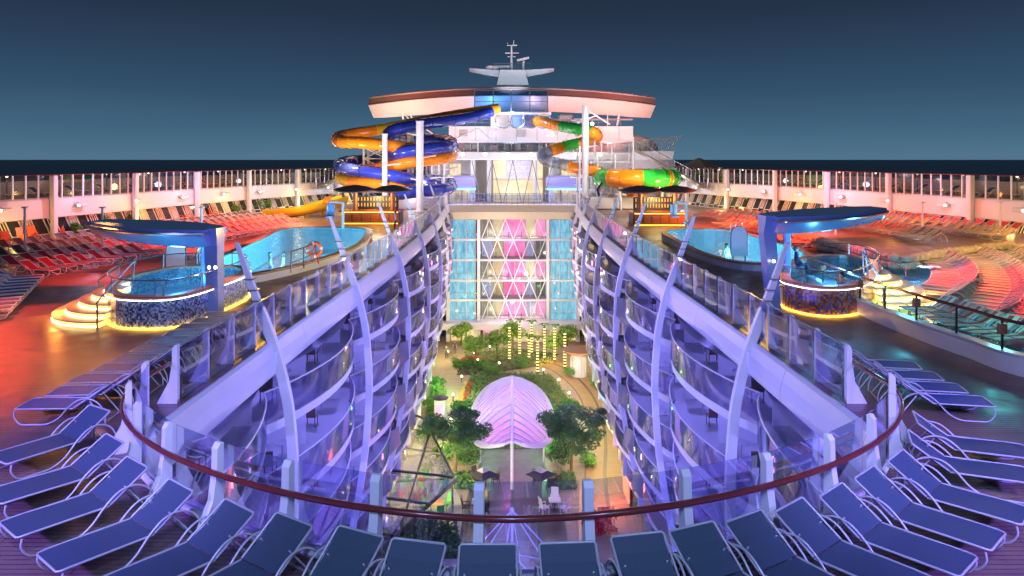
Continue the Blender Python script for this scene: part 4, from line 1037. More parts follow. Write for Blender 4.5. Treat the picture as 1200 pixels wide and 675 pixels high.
bodyR = cat([P(917, 357), P(935, 366), P(965, 371), P(1000, 369), P(1022, 357), P(1030, 340), P(1005, 327), P(960, 325), P(925, 335)], 4, True)
hot_tub(1, 'raised hot tub clad in copper mosaic with two bathers', bodyR, M_mosaic2, 'blue boat shaped canopy reaching out over the copper mosaic hot tub',
        (PD(1029, 252, 31), PD(900, 262, 30.5)), V((10.55, 29.6, 0)), P(1008, 345), R(-40), ['curved golden lit steps climbing to the copper mosaic hot tub'])

for x, y in ((-9.6, 34), (-9.0, 38.5), (-8.7, 43), (-8.6, 47.5), (-8.9, 52.5), (-9.8, 57)): lamp('curb_lamp', 'POINT', (x, y, .5), (1, .86, .56), 110, size=.1)
# deck accent lamps
lamp('red_deck_lamp', 'SPOT', (-22, 31, 4.5), RED, 1800, (-18, 27.5, 0), .25, 60)
lamp('red_deck_lamp', 'SPOT', (-19, 36, 4.5), RED, 2400, (-21, 38, 0), .25, 80)
lamp('orange_deck_lamp', 'SPOT', (-16, 29, 4), ORA, 1300, (-15.5, 25, 0), .25, 80)
lamp('orange_deck_lamp', 'SPOT', (-10.5, 31, 3), (1, .5, .05), 500, (-12, 26, 0), .2, 90)
lamp('orange_deck_lamp', 'SPOT', (10.5, 32, 3), (1, .5, .05), 500, (12, 27, 0), .2, 90)
lamp('red_lounger_lamp', 'SPOT', (-18, 48, 5), (1, .12, .08), 6500, (-22, 52, 0), .3, 110)
lamp('red_lounger_lamp', 'SPOT', (-17, 62, 5), (1, .14, .06), 6500, (-21, 64, 0), .3, 110)
lamp('red_lounger_lamp', 'SPOT', (18, 50, 5), (1, .10, .02), 6500, (22, 55, 0), .3, 110)
lamp('red_lounger_lamp', 'SPOT', (17, 62, 5), (1, .12, .03), 6000, (21, 66, 0), .3, 110)
lamp('red_lounger_lamp', 'SPOT', (19, 36, 5.5), (1, .07, .04), 6500, (22.5, 34, 0), .3, 75)
lamp('red_lounger_lamp', 'SPOT', (22, 28, 5.5), (1, .06, .05), 5500, (22, 27, 0), .3, 85)
lamp('magenta_lounger_lamp', 'SPOT', (17, 43, 5), (1, .15, .35), 1500, (21.5, 40, 0), .3, 90)
lamp('teal_splash_light', 'POINT', (20.5, 37.5, 1.2), (.15, .6, 1), 110, size=.3)  # added fill, no fixture here; brightens the dark splash water
lamp('teal_splash_light', 'POINT', (16, 24, 1.6), (.1, .9, .9), 50, size=.3)
lamp('teal_splash_light', 'POINT', (15.6, 29, 1.6), (.1, .7, 1), 60, size=.3)

# ================================================================== SIDE WALL GALLERIES
def gallery(s, side):
    W_ = WALL if s < 0 else mir(WALL)
    t = thing('side_gallery', f'white two storey side gallery with slanted windows along the {side} edge of the ship', 'building', W_[len(W_)//2])
    c_in = V((0, 70, 0))
    def inw(p, d):
        nn = V((d.y, -d.x, 0)); return nn if nn.dot(c_in-p) > 0 else -nn
    fr = along(W_, .5); base = [(p, inw(p, d)) for p, d in fr]
    for o_, (zt, zb), nm, mt, dp in ((0, (3.12, 1.62), 'beam', M_white2, .5),):
        b = MB(); b.loft([[p+n_*.05+V((0, 0, zb)), p+n_*.0+V((0, 0, zt-.12)), p-n_*.12+V((0, 0, zt)), p-n_*1.0+V((0, 0, zt)), p-n_*1.0+V((0, 0, zb))] for p, n_ in base]); b.build(nm, mt, t, 30)
    b = MB(); b.loft([[p-n_*.9+V((0, 0, 3.1)), p-n_*7+V((0, 0, 3.1)), p-n_*7+V((0, 0, 2.9)), p-n_*.9+V((0, 0, 2.9))] for p, n_ in base]); b.build('upper_floor', M_deck, t)
    b = MB(); b.loft([[p-n_*6.9+V((0, 0, 3.1)), p-n_*6.9+V((0, 0, 4.2)), p-n_*6.97+V((0, 0, 4.2)), p-n_*6.97+V((0, 0, 3.1))] for p, n_ in base]); b.build('outer_bulwark', M_grey, t)
    b = MB(); b.loft([[p-n_*1.2+V((0, 0, -.02)), p-n_*1.2+V((0, 0, 1.62)), p-n_*1.4+V((0, 0, 1.62)), p-n_*1.4+V((0, 0, -.02))] for p, n_ in base]); b.build('rear_wall', M_dark, t)
    wp = along(W_, 1.0)
    for k, ((p, d), (p2, d2)) in enumerate(zip(wp, wp[1:])):
        n_ = inw(p, d)
        # slanted window: foot stands inward, head leans out
        def q(u, v, off=0.0):
            a = p.lerp(p2, u); return a+n_*(-.55+.42*(1-v)+off)-d*(.42*(v-.5))+V((0, 0, .03+1.58*v))
        b = MB(); b.quad(q(.06, .05), q(.94, .05), q(.94, .97), q(.06, .97)); w_ = b.build('window', E_dimroom if k % 4 == 1 else mat('dark_pane', (.03, .04, .045), .08), t)
        b = MB()
        for u0, u1, v0, v1 in ((0, 0, 0, 1), (.0, 1, 0, 0), (0, 1, .97, .97)) + (((.33, .33, .3, .92), (.78, .78, .3, .92), (.33, .78, .3, .3), (.33, .78, .92, .92), (.55, .55, .3, .92)) if k % 2 else ((.0, 1, .22, .22),)):
            b.bar(q(u0, v0, .03), q(u1, v1, .03), .11 if u0 == u1 == 0 else .07, .07)
        b.build('frame', M_cream, w_)
        b = MB(); g0, g1 = p+d*.04, p2-d*.04
        b.loft([[g0+V((0, 0, 3.14)), g1+V((0, 0, 3.14)), g1+V((0, 0, 4.78)), g0+V((0, 0, 4.78))], [g0-n_*.02+V((0, 0, 3.14)), g1-n_*.02+V((0, 0, 3.14)), g1-n_*.02+V((0, 0, 4.78)), g0-n_*.02+V((0, 0, 4.78))]]); gp_ = b.build('glass_panel', G_win, t)
        b = MB(); b.bar(p+V((0, 0, 3.1)), p+V((0, 0, 4.84)), .09, .11); b.bar(p-n_*.05+V((0, 0, 3.3)), p-n_*.5+V((0, 0, 3.12)), .05); b.build('mullion', M_white, gp_)
    b = MB(); b.tube([p+V((0, 0, 4.84)) for p, n_ in base], .045, 6); b.build('top_rail', M_wood, t)
    for k, (p, d) in enumerate(along(W_[8:], 8.5)):
        n_ = inw(p, d); b = MB(); b.box(p+n_*.3+V((0, 0, 2.42)), (.40, .42, 4.8), Matrix.Rotation(math.atan2(n_.y, n_.x), 3, 'Z'), .05); b.build('pillar', M_white, t)
    # floodlights on the beam
    for k, (p, d) in enumerate(along(W_[10:], 6.3)):
        n_ = inw(p, d); p = p+d*2.4
        f = thing('floodlight', f'small white floodlight on the {side} gallery beam, {nth(k)} from the near end', 'floodlight', p+n_*.1+V((0, 0, 2.5)), 'floodlights on the gallery beams')
        b = MB(); b.box(p+n_*.45+V((0, 0, 2.45)), (.8, .5, .28), Matrix.Rotation(math.atan2(d.y, d.x), 3, 'Z'), .05); b.build('housing', M_white, f)
        b = MB(); b.bar(p+V((0, 0, 2.6)), p+n_*.45+V((0, 0, 2.5)), .07); b.build('bracket', M_steel, f)
        b = MB(); b.sphere(p+n_*.62+d*-.45+V((0, 0, 2.42)), .075, 8, 6); b.build('lens', E_cool, f)
        if k % 2 == 0: lamp('gallery_lamp', 'POINT', p+n_*1.3+V((0, 0, .9)), WARM, 150, size=.25)
        if k % 2 == 1: lamp('gallery_lamp', 'POINT', p+n_*2.4+V((0, 0, 3.6)), (.72, .62, 1) if k < 4 else (.85, .72, .9), 270, size=.25)
    for k, (p, d) in enumerate(along(W_[6:], 5.2)):
        n_ = inw(p, d); b = MB(); c_ = p-n_*3.5+V((0, 0, 3.12))
        t_ = thing('deck_lamp', f'small amber lamp post on the upper {side} deck, {nth(k)} from the near end', 'lamp', c_, 'amber lamps on the upper decks')
        b.tube([c_, c_+V((0, 0, 1.5))], .04, 6); b.build('post', M_dark, t_)
        b = MB(); b.sphere(c_+V((0, 0, 1.58)), .08, 8, 6); b.build('bulb', E_green if k == 4 else E_bulb, t_)
        if k % 2 == 0: lamp('upper_deck_lamp', 'POINT', c_+V((0, 0, 1.2)), WARM, 60, size=.15)
    return W_
M_cream = mat('cream_window_frame', (.76, .72, .58), .4, var=.05)
WL = gallery(-1, 'left'); WR = gallery(1, 'right')
# thin canopy poles standing in front of the galleries
for px, y0, s_, lab in ((29, 252, 1, 'left'), (120, 235, 1, 'left'), (236, 230, 1, 'left'), (979, 240, 1, 'right'), (1081, 238, 1, 'right'), (1172, 250, 1, 'right')):
    p = P(px, 300 if px < 600 else 288); t = thing('thin_pole', f'slim white pole standing among the {lab} loungers near x of the gallery'.replace(' near x of the gallery', ', ')+{29: 'nearest the picture edge', 120: 'left of the boat canopy', 236: 'behind the boat canopy', 979: 'behind the copper hot tub', 1081: 'on the stone terrace', 1172: 'at the terrace end'}[px], 'pole', (p.x, p.y, 0), 'slim poles among the loungers')
    b = MB(); b.tube([(p.x, p.y, 0), (p.x, p.y, 3.0)], .07, 8); b.build('shaft', M_white, t, 50)
    b = MB(); b.tube([(p.x, p.y, 0), (p.x, p.y, .08)], .2, 10); b.build('foot', M_white2, t, 50)
    b = MB(); b.box((p.x, p.y, 3.02), (.3, .3, .1), bev=.03); b.build('cap', M_white, t)

# glass sloped stair roof at far ends
for s, side in ((-1, 'left'), (1, 'right')):
    t = thing('sloped_stair_roof', f'sloping stair canopy at the far {side} end of the gallery', 'stair canopy', (s*22, 96, 0))
    b = MB(); b.loft([[V((s*24, 90, 2.4)), V((s*24, 93.5, 2.4)), V((s*24, 93.5, 2.6)), V((s*24, 90, 2.6))], [V((s*16.5, 97, 7.2)), V((s*16.5, 100, 7.2)), V((s*16.5, 100, 7.4)), V((s*16.5, 97, 7.4))]]); b.build('roof', mat('olive_roof', (.20, .19, .13), .4), t)
    b = MB()
    for i in range(10):
        u = i/9; x = s*(24-7.5*u); b.bar((x, 90+7*u, 2.6+4.8*u), (x, 90+7*u, 3.7+4.8*u), .06)
    b.bar((s*24, 90, 3.7), (s*16.5, 97, 8.5), .08); b.build('railing', M_steel, t)
# gazebo on the right upper deck
t = thing('gazebo', 'small peaked roof gazebo on the upper deck behind the right bar', 'gazebo', PD(820, 200, 96))
g0 = PD(819, 196, 98); b = MB(); n = 8
b.loft([[g0+V((3.2*math.cos(2*math.pi*k/n), 3.2*math.sin(2*math.pi*k/n), 0)) for k in range(n)], [g0+V((.1*math.cos(2*math.pi*k/n), .1*math.sin(2*math.pi*k/n), 1.25)) for k in range(n)]]); b.build('roof', mat('olive_roof', (.2, .19, .13), .4), t)
b = MB()
for k in range(n): b.bar(g0+V((3*math.cos(2*math.pi*k/n), 3*math.sin(2*math.pi*k/n), -3.6)), g0+V((3*math.cos(2*math.pi*k/n), 3*math.sin(2*math.pi*k/n), 0)), .12)
b.build('post', M_white, t)

# right terrace with stone face
RT = cat([P(1030, 312), P(1060, 316), P(1100, 310), P(1140, 304), P(1178, 300), P(1215, 306)], 5)
RTB = [p.copy() for p in mir(WALL)[4:30]]
t_ = MB(); poly = [(p.x, p.y) for p in RT]+[(p.x, p.y) for p in RTB if p.x > 29 and p.y < 74]+[(24, 70), (20.5, 62)]
TZ = .78
t_.prism(poly, TZ, TZ, bottom=False); t_.build('stone_terrace', M_deck, kind='structure')
t = thing('stone_wall', 'rough stone retaining wall below the terrace loungers', 'wall', RT[3])
b = MB()
RW = RT+[V((20.5, 62, 0)), RT[0]]
for (p, d) in along([V((20.5, 62, 0))]+RT, .52):
    nn = V((d.y, -d.x, 0))
    for row in range(2):
        r_ = random.uniform(.26, .38); cc = p+nn*random.uniform(.0, .12)+V((0, 0, .2+.40*row))
        bm = bmesh.new(); bmesh.ops.create_icosphere(bm, subdivisions=1, radius=1)
        vs = [cc+V((v.co.x*r_*1.15, v.co.y*r_, v.co.z*r_*.85))*random.uniform(.86, 1.12) if False else cc+V((v.co.x*r_*1.15*random.uniform(.85, 1.12), v.co.y*r_*random.uniform(.85, 1.12), v.co.z*r_*.9)) for v in bm.verts]
        bm.verts.index_update(); b._add(vs, [[v.index for v in f.verts] for f in bm.faces]); bm.free()
b.loft([[p+V((0, 0, .0)), p+V((0, 0, TZ-.02))] for p in [V((20.5, 62, 0))]+RT], closed=False, cap=False)
b.build('stone_face', M_rock, t)
lamp('stone_lamp', 'POINT', (25.5, 38.6, 2.3), (1, .72, .3), 420, size=.2); lamp('stone_lamp', 'POINT', (30.5, 41, 2.3), (1, .75, .3), 420, size=.2)

# ================================================================== LOUNGERS
M_greyf = mat('grey_aluminium', (.42, .40, .40), .4, .2)
def lounger_proto(name, sling, low=False, hide=True, arms=True):
    t = bpy.data.objects.new(name, None); COL.objects.link(t)
    FR = M_greyf if sling in (M_stripe, M_tan) else (M_white if low else M_frame)
    WD = .37 if not low else .30; WF = WD+.02
    n = 5 if low else 8; rf = .022 if low else .017
    SE = [(-1.0, -.32, .34), (-.98, -.32, .36), (.28, -.32, .36)]
    b = MB(); L = [(-1.02, .36), (-.7, .372), (-.3, .36), (0, .348), (.28, .36)]
    b.loft([[V((x, -WD, z)), V((x, WD, z)), V((x, WD, z-.018)), V((x, -WD, z-.018))] for x, z in L]); b.build('seat_sling', sling, t)
    B0, B1 = V((.29, 0, .37)), V((.90, 0, .78)); sag = V((.045, 0, -.045))
    b = MB(); b.loft([[B0.lerp(B1, u)+sag*math.sin(math.pi*u)*.5+V((0, -WD, 0)), B0.lerp(B1, u)+sag*math.sin(math.pi*u)*.5+V((0, WD, 0)), B0.lerp(B1, u)+sag*math.sin(math.pi*u)*.5+V((.012, WD, -.012)), B0.lerp(B1, u)+sag*math.sin(math.pi*u)*.5+V((.012, -WD, -.012))] for u in (0, .33, .66, 1)]); b.build('back_sling', sling, t)
    b = MB(); b.tube([(.28, -WF, .355), (-.9, -WF, .365), (-1.0, -WF+.01, .36), (-1.035, -WF+.05, .355), (-1.035, WF-.05, .355), (-1.0, WF-.01, .36), (-.9, WF, .365), (.28, WF, .355)], rf, n)
    b.build('seat_frame', FR, t, 50)
    b = MB(); b.tube([B0+V((0, -WF, 0)), B1+V((-.03, -WF, -.02)), B1+V((.0, -WF+.03, .0)), B1+V((0, WF-.03, 0)), B1+V((-.03, WF, -.02)), B0+V((0, WF, 0))], rf, n); b.build('back_frame', FR, t, 50)
    if arms:
        for s in (-1, 1):
            y = s*(WF+.045)
            pth = [(-.98, y, .34), (-.99, y, .2), (-.86, y, .04), (-.62, y, .022), (-.28, y, .03), (-.02, y, .16), (.2, y, .40), (.42, y, .56), (.66, y, .58), (.88, y, .46), (1.0, y, .24), (1.02, y, .022)]
            b = MB(); b.tube(cat(pth, 2 if low else 4), rf, n); b.build('leg', FR, t, 50)
    if not low:
        b = MB(); b.tube([(.55, -.3, .56), (.95, -.34, .05)], .014, 6); b.tube([(.55, .3, .56), (.95, .34, .05)], .014, 6); b.tube([(.98, -WF, .03), (.98, WF, .03)], .018, 6); b.build('prop_bar', FR, t)
    return t
LOUNGERS = {}
def lounger(kind, x, y, z, ang, label, group):
    nm, sl, low = {'navy': ('sun_lounger', M_navy, False), 'navylow': ('sun_lounger', M_navyb, True), 'navyrail': ('sun_lounger', M_navyb, False), 'maroon': ('sun_lounger', M_maroon, True), 'brown': ('sun_lounger', M_brownm, True), 'stripe': ('sun_lounger', M_stripe, True), 'tan': ('sun_lounger', M_tan, True), 'red': ('sun_lounger', M_redm, True)}[kind]
    if kind not in LOUNGERS:
        LOUNGERS[kind] = o = lounger_proto(nm, sl, low); o['category'] = 'sun lounger'
    else: o = dup(LOUNGERS[kind])
    o.location = (x, y, z); o.rotation_euler = (0, 0, ang); o['label'] = label; o['group'] = group
    return o
heads = [(114,478),(137,512),(177,535),(229,561),(287,589),(347,606),(419,623),(488,635),(572,639),(667,637),(747,627),(811,615),(870,602),(923,589),(964,568),(1004,549),(1035,529),(1058,509),(1076,488)]
DIRS = [(-.75,-1.2),(-.97,-1.17),(-.97,-1.2),(-.95,-1.2),(-1.0,-1.25),(-.78,-1.2),(-.45,-1),(-.2,-1),(0,-1),(.05,-1),(.22,-1),(.42,-1),(.6,-1),(.8,-1),(.92,-1.1),(1.0,-1.12),(1.1,-1.06),(1.5,-.65),(1.45,-.6)]
for k, ((px, py), dd) in enumerate(zip(heads, DIRS)):
    h = P(px, py, .80); d = V((dd[0], dd[1], 0)).normalized(); c = h+d*.84
    ell = (abs(h.x)/(OX+OFF))**1.72+(max(0, OY0-h.y)/(OB+OFF))**1.72
    near = min((q-V((h.x, h.y, 0))).length for q in near_arc(OFF))*(1 if ell > 1 else -1)
    c = c+d*max(0, .58-near)
    lounger('navy', c.x, c.y, .004, math.atan2(-d.y, -d.x)+random.uniform(-.03, .03), f'navy sun lounger in the foreground arc, {nth(k)} from its left end', 'navy loungers around the near end')
# rows beside the long balustrades
for k in range(11):
    y = 17.0+k*.98; lounger('navyrail', -10.2+random.uniform(-.05, .05), y, .004, random.uniform(-.04, .04)+R(4), f'navy sun lounger beside the left glass balustrade, {nth(k)} from the near end', 'navy loungers along the left balustrade')
for k in range(4):
    y = 17.3+k*1.0; lounger('navyrail', 10.1, y, .004, math.pi-R(12), f'navy sun lounger beside the right glass balustrade, {nth(k)} from the near end', 'navy loungers along the right balustrade')
def row(kind, pts, step, z, face, desc, group, jitter=.04):
    L = along(cat(pts, 6), step)
    for k, (p, d) in enumerate(L):
        hd = V((d.y, -d.x, 0)); hd = hd if hd.dot(V(face)) > 0 else -hd
        kk = kind if isinstance(kind, str) else kind[k % len(kind)]
        cn = {'maroon': 'maroon', 'brown': 'brown', 'stripe': 'red striped', 'tan': 'tan striped', 'red': 'bright red', 'navylow': 'navy'}[kk]
        lounger(kk, p.x, p.y, z, math.atan2(hd.y, hd.x)+random.uniform(-jitter, jitter), f'{cn} lounger, {nth(k)} from near end, {desc}', group)
    return len(L)
nL = 0
nL += row('brown', [V((-34.0, 44.5, 0)), V((-32.0, 49.5, 0)), V((-29.6, 61, 0)), V((-26.2, 75, 0))], 1.12, .004, (-1, 0, 0), 'back row under the left gallery windows', 'brown loungers under the left gallery')
nL += row('brown', [V((-31.4, 40.5, 0)), V((-29.2, 46, 0)), V((-27, 58, 0)), V((-23.8, 73, 0))], 1.12, .004, (-1, 0, 0), 'second row in front of the left gallery', 'brown loungers in front of the left gallery')
nL += row('maroon', [V((-27.6, 37.6, 0)), V((-26.2, 41.6, 0)), V((-24.4, 54, 0)), V((-21.3, 71, 0))], 1.12, .004, (-1, 0, 0), 'third maroon row facing the left pool', 'maroon loungers behind the left pool')
nL += row('maroon', [V((-24.4, 37.8, 0)), V((-22.9, 45.5, 0)), V((-21.9, 54, 0)), V((-19.8, 65.5, 0))], 1.12, .004, (-1, 0, 0), 'pool edge row beside the left pool', 'maroon loungers at the left pool edge')
nL += row('navylow', [V((-20.0, 27.5, 0)), V((-23.9, 35.6, 0))], .95, .004, (-1, -.2, 0), 'slanted row at the left picture edge', 'navy loungers at the left edge')
nL += row('red', [V((35.0, 51.5, 0)), V((33.2, 57, 0)), V((31.2, 66.5, 0))], .98, TZ+.004, (1, 0, 0), 'bright red row under the right gallery windows', 'red loungers under the right gallery')
nL += row('tan', [V((31.6, 47.5, 0)), V((30.6, 54, 0)), V((28.3, 65, 0))], 1.08, TZ+.004, (1, 0, 0), 'second terrace row on the stone terrace', 'tan striped loungers on the terrace')
nL += row('stripe', [V((26.2, 46.3, 0)), V((26.4, 52, 0)), V((24.8, 61, 0))], 1.08, TZ+.004, (1, .2, 0), 'front terrace row above the stone wall', 'striped loungers above the stone wall')
nL += row('stripe', [V((27.3, 69.5, 0)), V((22.6, 79.5, 0))], 1.12, .004, (1, .2, 0), 'row beyond the stone terrace', 'tan loungers beyond the terrace')
nL += row('stripe', [V((19.9, 50, 0)), V((20.0, 57, 0)), V((18.9, 66, 0))], 1.12, .004, (1, 0, 0), 'pool edge row beside the turquoise pool', 'striped loungers at the right pool edge')
nL += row('stripe', [V((21.9, 66, 0)), V((19.4, 76, 0))], 1.12, .004, (1, .1, 0), 'row between the right bar and gallery', 'tan loungers by the right bar')
nL += row('stripe', [P(1072, 303), P(1108, 316), P(1120, 335), P(1098, 358)], .86, .004, (1, .6, 0), 'inner arc standing in the splash pool', 'striped loungers in the splash pool')
nL += row('stripe', [P(1128, 300), P(1165, 318), P(1180, 345), P(1160, 375)], .86, .004, (1, .6, 0), 'outer arc standing in the splash pool', 'striped loungers outside the splash pool')
nL += row('stripe', [P(1175, 305), P(1215, 325), P(1235, 352), P(1220, 390)], .95, .004, (1, .6, 0), 'arc at the right picture edge', 'striped loungers at the right edge')
nL += row('stripe', [P(1090, 372), P(1140, 392), P(1200, 410)], .9, .004, (.3, 1, 0), 'row just behind the dark handrail', 'striped loungers behind the handrail')
for x, y, c, w in ((27, 43, WARM, 240), (32, 46, (1, .42, .08), 330), (29, 56, (1, .32, .05), 380), (25, 64, (1, .34, .07), 330), (22, 45, (1, .4, .3), 120)): lamp('terrace_lamp', 'POINT', (x, y, 3.2), c, w, size=.2)
# upper deck loungers
for s, side in ((-1, 'left'), (1, 'right')):
    W_ = WALL if s < 0 else mir(WALL)
    for k, (p, d) in enumerate(along(W_[7:38], 3.5)):
        n_ = V((d.y, -d.x, 0)); n_ = n_ if n_.dot(V((0, 70, 0))-p) > 0 else -n_
        c = p-n_*2.0
        lounger('navylow' if k % 3 < 2 else 'brown', c.x, c.y, 3.104, math.atan2(-n_.y, -n_.x), f'{"navy" if k % 3 < 2 else "brown"} lounger on the upper {side} deck, {nth(k)} from the near end', f'loungers on the upper {side} deck')
for k, (px, py, z_, c_, lab) in enumerate(((1090, 315, .42, 'white', 'in the inner arc of the splash pool'), (1062, 330, .42, 'blue', 'on the near arc beside the steps'), (1140, 330, .42, 'white', 'in the middle of the outer arc'), (215, 305, .42, 'white', 'on the maroon row behind the blue hot tub'), (905, 268, .42, 'white', 'beside the turquoise pool'), (120, 310, .42, 'blue', 'near the lit steps on the left'))):
    p = P(px, py, z_); t = thing('towel', f'crumpled {c_} towel dropped on a lounger {lab}', 'towel', p, 'towels on loungers')
    rn = random.Random(k+50); n_ = 7; vs = [p+V((-.5+i/n_, -.33+.66*j/n_, .04+.10*rn.random())) for i in range(n_+1) for j in range(n_+1)]
    b = MB(); b._add(vs, [(i*(n_+1)+j, (i+1)*(n_+1)+j, (i+1)*(n_+1)+j+1, i*(n_+1)+j+1) for i in range(n_) for j in range(n_)]); b.build('cloth', mat('white_towel', (.75, .75, .75), .9) if c_ == 'white' else mat('blue_towel', (.08, .25, .6), .9), t, 60)
# orange chairs by the left windows
def chair_proto(name, m):
    t = bpy.data.objects.new(name, None); COL.objects.link(t); t['category'] = 'chair'
    b = MB(); b.box((0, 0, .42), (.56, .54, .07), bev=.02); b.build('seat', m, t)
    b = MB(); b.box((-.27, 0, .78), (.07, .54, .72), Matrix.Rotation(R(-14), 3, 'Y'), .02); b.build('backrest', m, t)
    for s in (-1, 1):
        b = MB(); b.box((.0, s*.29, .62), (.6, .07, .05), bev=.015); b.build('armrest', m, t)
    for x in (-.24, .24):
        for y in (-.26, .26): b = MB(); b.bar((x, y, 0), (x, y, .42 if x < 0 else .6), .05); b.build('leg', m, t)
    return t
oc = chair_proto('deck_chair', M_orange); first = True
for k, (px, py) in enumerate(((8, 291), (27, 285), (38, 283), (57, 279), (98, 272), (110, 271), (165, 264.5), (207, 260), (214, 260), (222, 259), (248, 256), (256, 255.5))):
    p = P(px, py); o = oc if first else dup(oc); first = False
    o.location = (p.x, p.y, .004); o.rotation_euler = (0, 0, random.uniform(-1, .6)); o['label'] = f'orange deck chair by the left gallery windows, {nth(k)} counted from the left'; o['group'] = 'orange chairs by the left windows'

# ================================================================== PLANTS
def leaf_cloud(b, c, rad, n, size, clumps=9, seed=0, spread=(.25, .70), cs=(.32, .5)):
    rnd = random.Random(seed); cl = []
    for _ in range(clumps):
        u = V((rnd.gauss(0, 1), rnd.gauss(0, 1), rnd.gauss(0, .8))).normalized()*rnd.uniform(*spread); cl.append((V((u.x*rad[0], u.y*rad[1], u.z*rad[2])), rnd.uniform(*cs)))
    for _ in range(n):
        cc, cr_ = rnd.choice(cl); d = V((rnd.gauss(0, 1), rnd.gauss(0, 1), rnd.gauss(0, 1))).normalized()*rnd.random()**.4*cr_
        p = V(c)+cc+V((d.x*rad[0], d.y*rad[1], d.z*rad[2]*1.1)); a = V((rnd.gauss(0, 1), rnd.gauss(0, 1), rnd.gauss(0, .6))).normalized(); bb = a.orthogonal().normalized(); ss = size*rnd.uniform(.6, 1.4)
        b.quad(p-a*ss, p-bb*ss*.45, p+a*ss, p+bb*ss*.45)
def tree(name, label, x, y, h, rad, n, m, size=.16, group=None, z0=PZ, airy=False):
    t = thing(name, label, 'tree', (x, y, z0), group); sd = int(abs(x*31+y*17))+n
    b = MB(); rn = random.Random(sd)
    top = V((x+rn.uniform(-.2, .2), y, z0+h*.62)); b.tube([V((x, y, z0)), V((x+.08, y, z0+h*.3)), top], [.16, .12, .08], 8)
    for k in range(9):
        a = 2*math.pi*k/9+rn.random(); b.tube([top-V((0, 0, h*.12)), top+V((rad[0]*.35*math.cos(a), rad[1]*.35*math.sin(a), h*.1)), top+V((rad[0]*.7*math.cos(a), rad[1]*.7*math.sin(a), h*.2))], [.06, .04, .015], 5)
    b.build('trunk', M_bark, t, 50)
    b = MB(); leaf_cloud(b, (x, y, z0+h-rad[2]*.8), rad, n, size, seed=sd, clumps=26 if airy else 14, **(dict(spread=(.35, 1.0), cs=(.16, .34)) if airy else {})); b.build('crown', m, t)
    return t
def shrub(name, label, c, rad, n, m, group=None, size=.12):
    t = thing(name, label, 'shrub', c, group); sd = int(abs(c[0]*53+c[1]*19))+n; rn = random.Random(sd)
    b = MB()
    for k in range(4): a = rn.random()*6.3; b.tube([V(c), V(c)+V((rad[0]*.4*math.cos(a), rad[1]*.4*math.sin(a), rad[2]*.9))], [.03, .01], 5)
    b.build('stem', M_bark, t)
    b = MB(); leaf_cloud(b, V(c)+V((0, 0, rad[2]*.75)), rad, n, size, seed=sd, clumps=10); b.build('foliage', m, t)
    return t
tree('garden_tree', 'dark broad tree left of the ribbed glass canopy', -4.5, 57.6, 5.0, (3.0, 2.8, 1.7), 7500, M_leafm, .12, airy=True)
tree('garden_tree', 'dark broad tree right of the ribbed glass canopy', 4.7, 58.2, 5.1, (3.0, 3.0, 1.7), 7500, M_leafm, .12, airy=True)
for k, (px, py, h, rd, lab) in enumerate(((556, 425, 3.4, 2.0, 'left of the string lit columns'), (582, 422, 3.6, 2.2, 'just behind the bench'), (600, 412, 3.8, 2.0, 'at the foot of the lattice windows'), (648, 420, 3.0, 1.8, 'between the string lit columns'), (540, 405, 3.2, 1.8, 'by the far left shop front'), (664, 408, 3.0, 1.6, 'beside the far right shop front'))):
    p = gp(px, py); tree('lit_tree', f'bright yellow green lit tree {lab}', p.x, p.y, h, (rd, rd, 1.3), 1500, M_leafb, .16, 'lit trees at the far end of the garden')
ring = [(-3.4, 60), (-3.5, 62.5), (-3.5, 65), (-3.3, 67.5), (-2.7, 70), (-1.8, 72), (-.6, 73.2), (.7, 73.2), (1.9, 72), (2.8, 70), (3.4, 67.5), (3.7, 65), (3.8, 62.5), (3.6, 60)]
for k, (x, y) in enumerate(ring):
    shrub('hedge_shrub', f'dense dark shrub hugging the ribbed glass canopy, {nth(k)} clockwise from its left front', (x*1.12, y, PZ), (1.5, 1.7, 1.25), 1500, M_leafd if k % 3 else M_leafm, 'shrubs around the ribbed canopy')
for k, (px, py, r_, lab) in enumerate(((512, 452, 1.2, 'at the left edge of the boardwalk'), (513, 465, 1.3, 'in the left lawn bed'), (506, 480, 1.3, 'behind the display cabinet'), (536, 430, 1.2, 'behind the red bench'), (548, 428, 1.2, 'right of the red bench'), (565, 432, 1.3, 'in front of the lit trees'), (575, 437, 1.2, 'at the far tip of the canopy'), (672, 440, 1.2, 'beside the round kiosk'), (700, 455, 1.0, 'along the right shop fronts'), (612, 430, 1.1, 'below the string lit columns'), (528, 512, 1.3, 'under the left broad tree'), (556, 530, 1.0, 'left of the canopy post'), (668, 512, 1.3, 'under the right broad tree'), (646, 530, 1.0, 'right of the canopy post'), (540, 480, 1.4, 'between the flower strip and the canopy'), (668, 480, 1.4, 'between the canopy and the curved path'), (690, 545, .9, 'on the inner edge of the curved path'), (520, 535, 1.1, 'at the corner of the cafe roof'))):
    p = gp(px, py); shrub('garden_shrub', f'bright green shrub {lab}', (p.x, p.y, PZ), (r_, r_*1.3, .7), 800, M_leaf, 'green shrubs beside the garden paths')
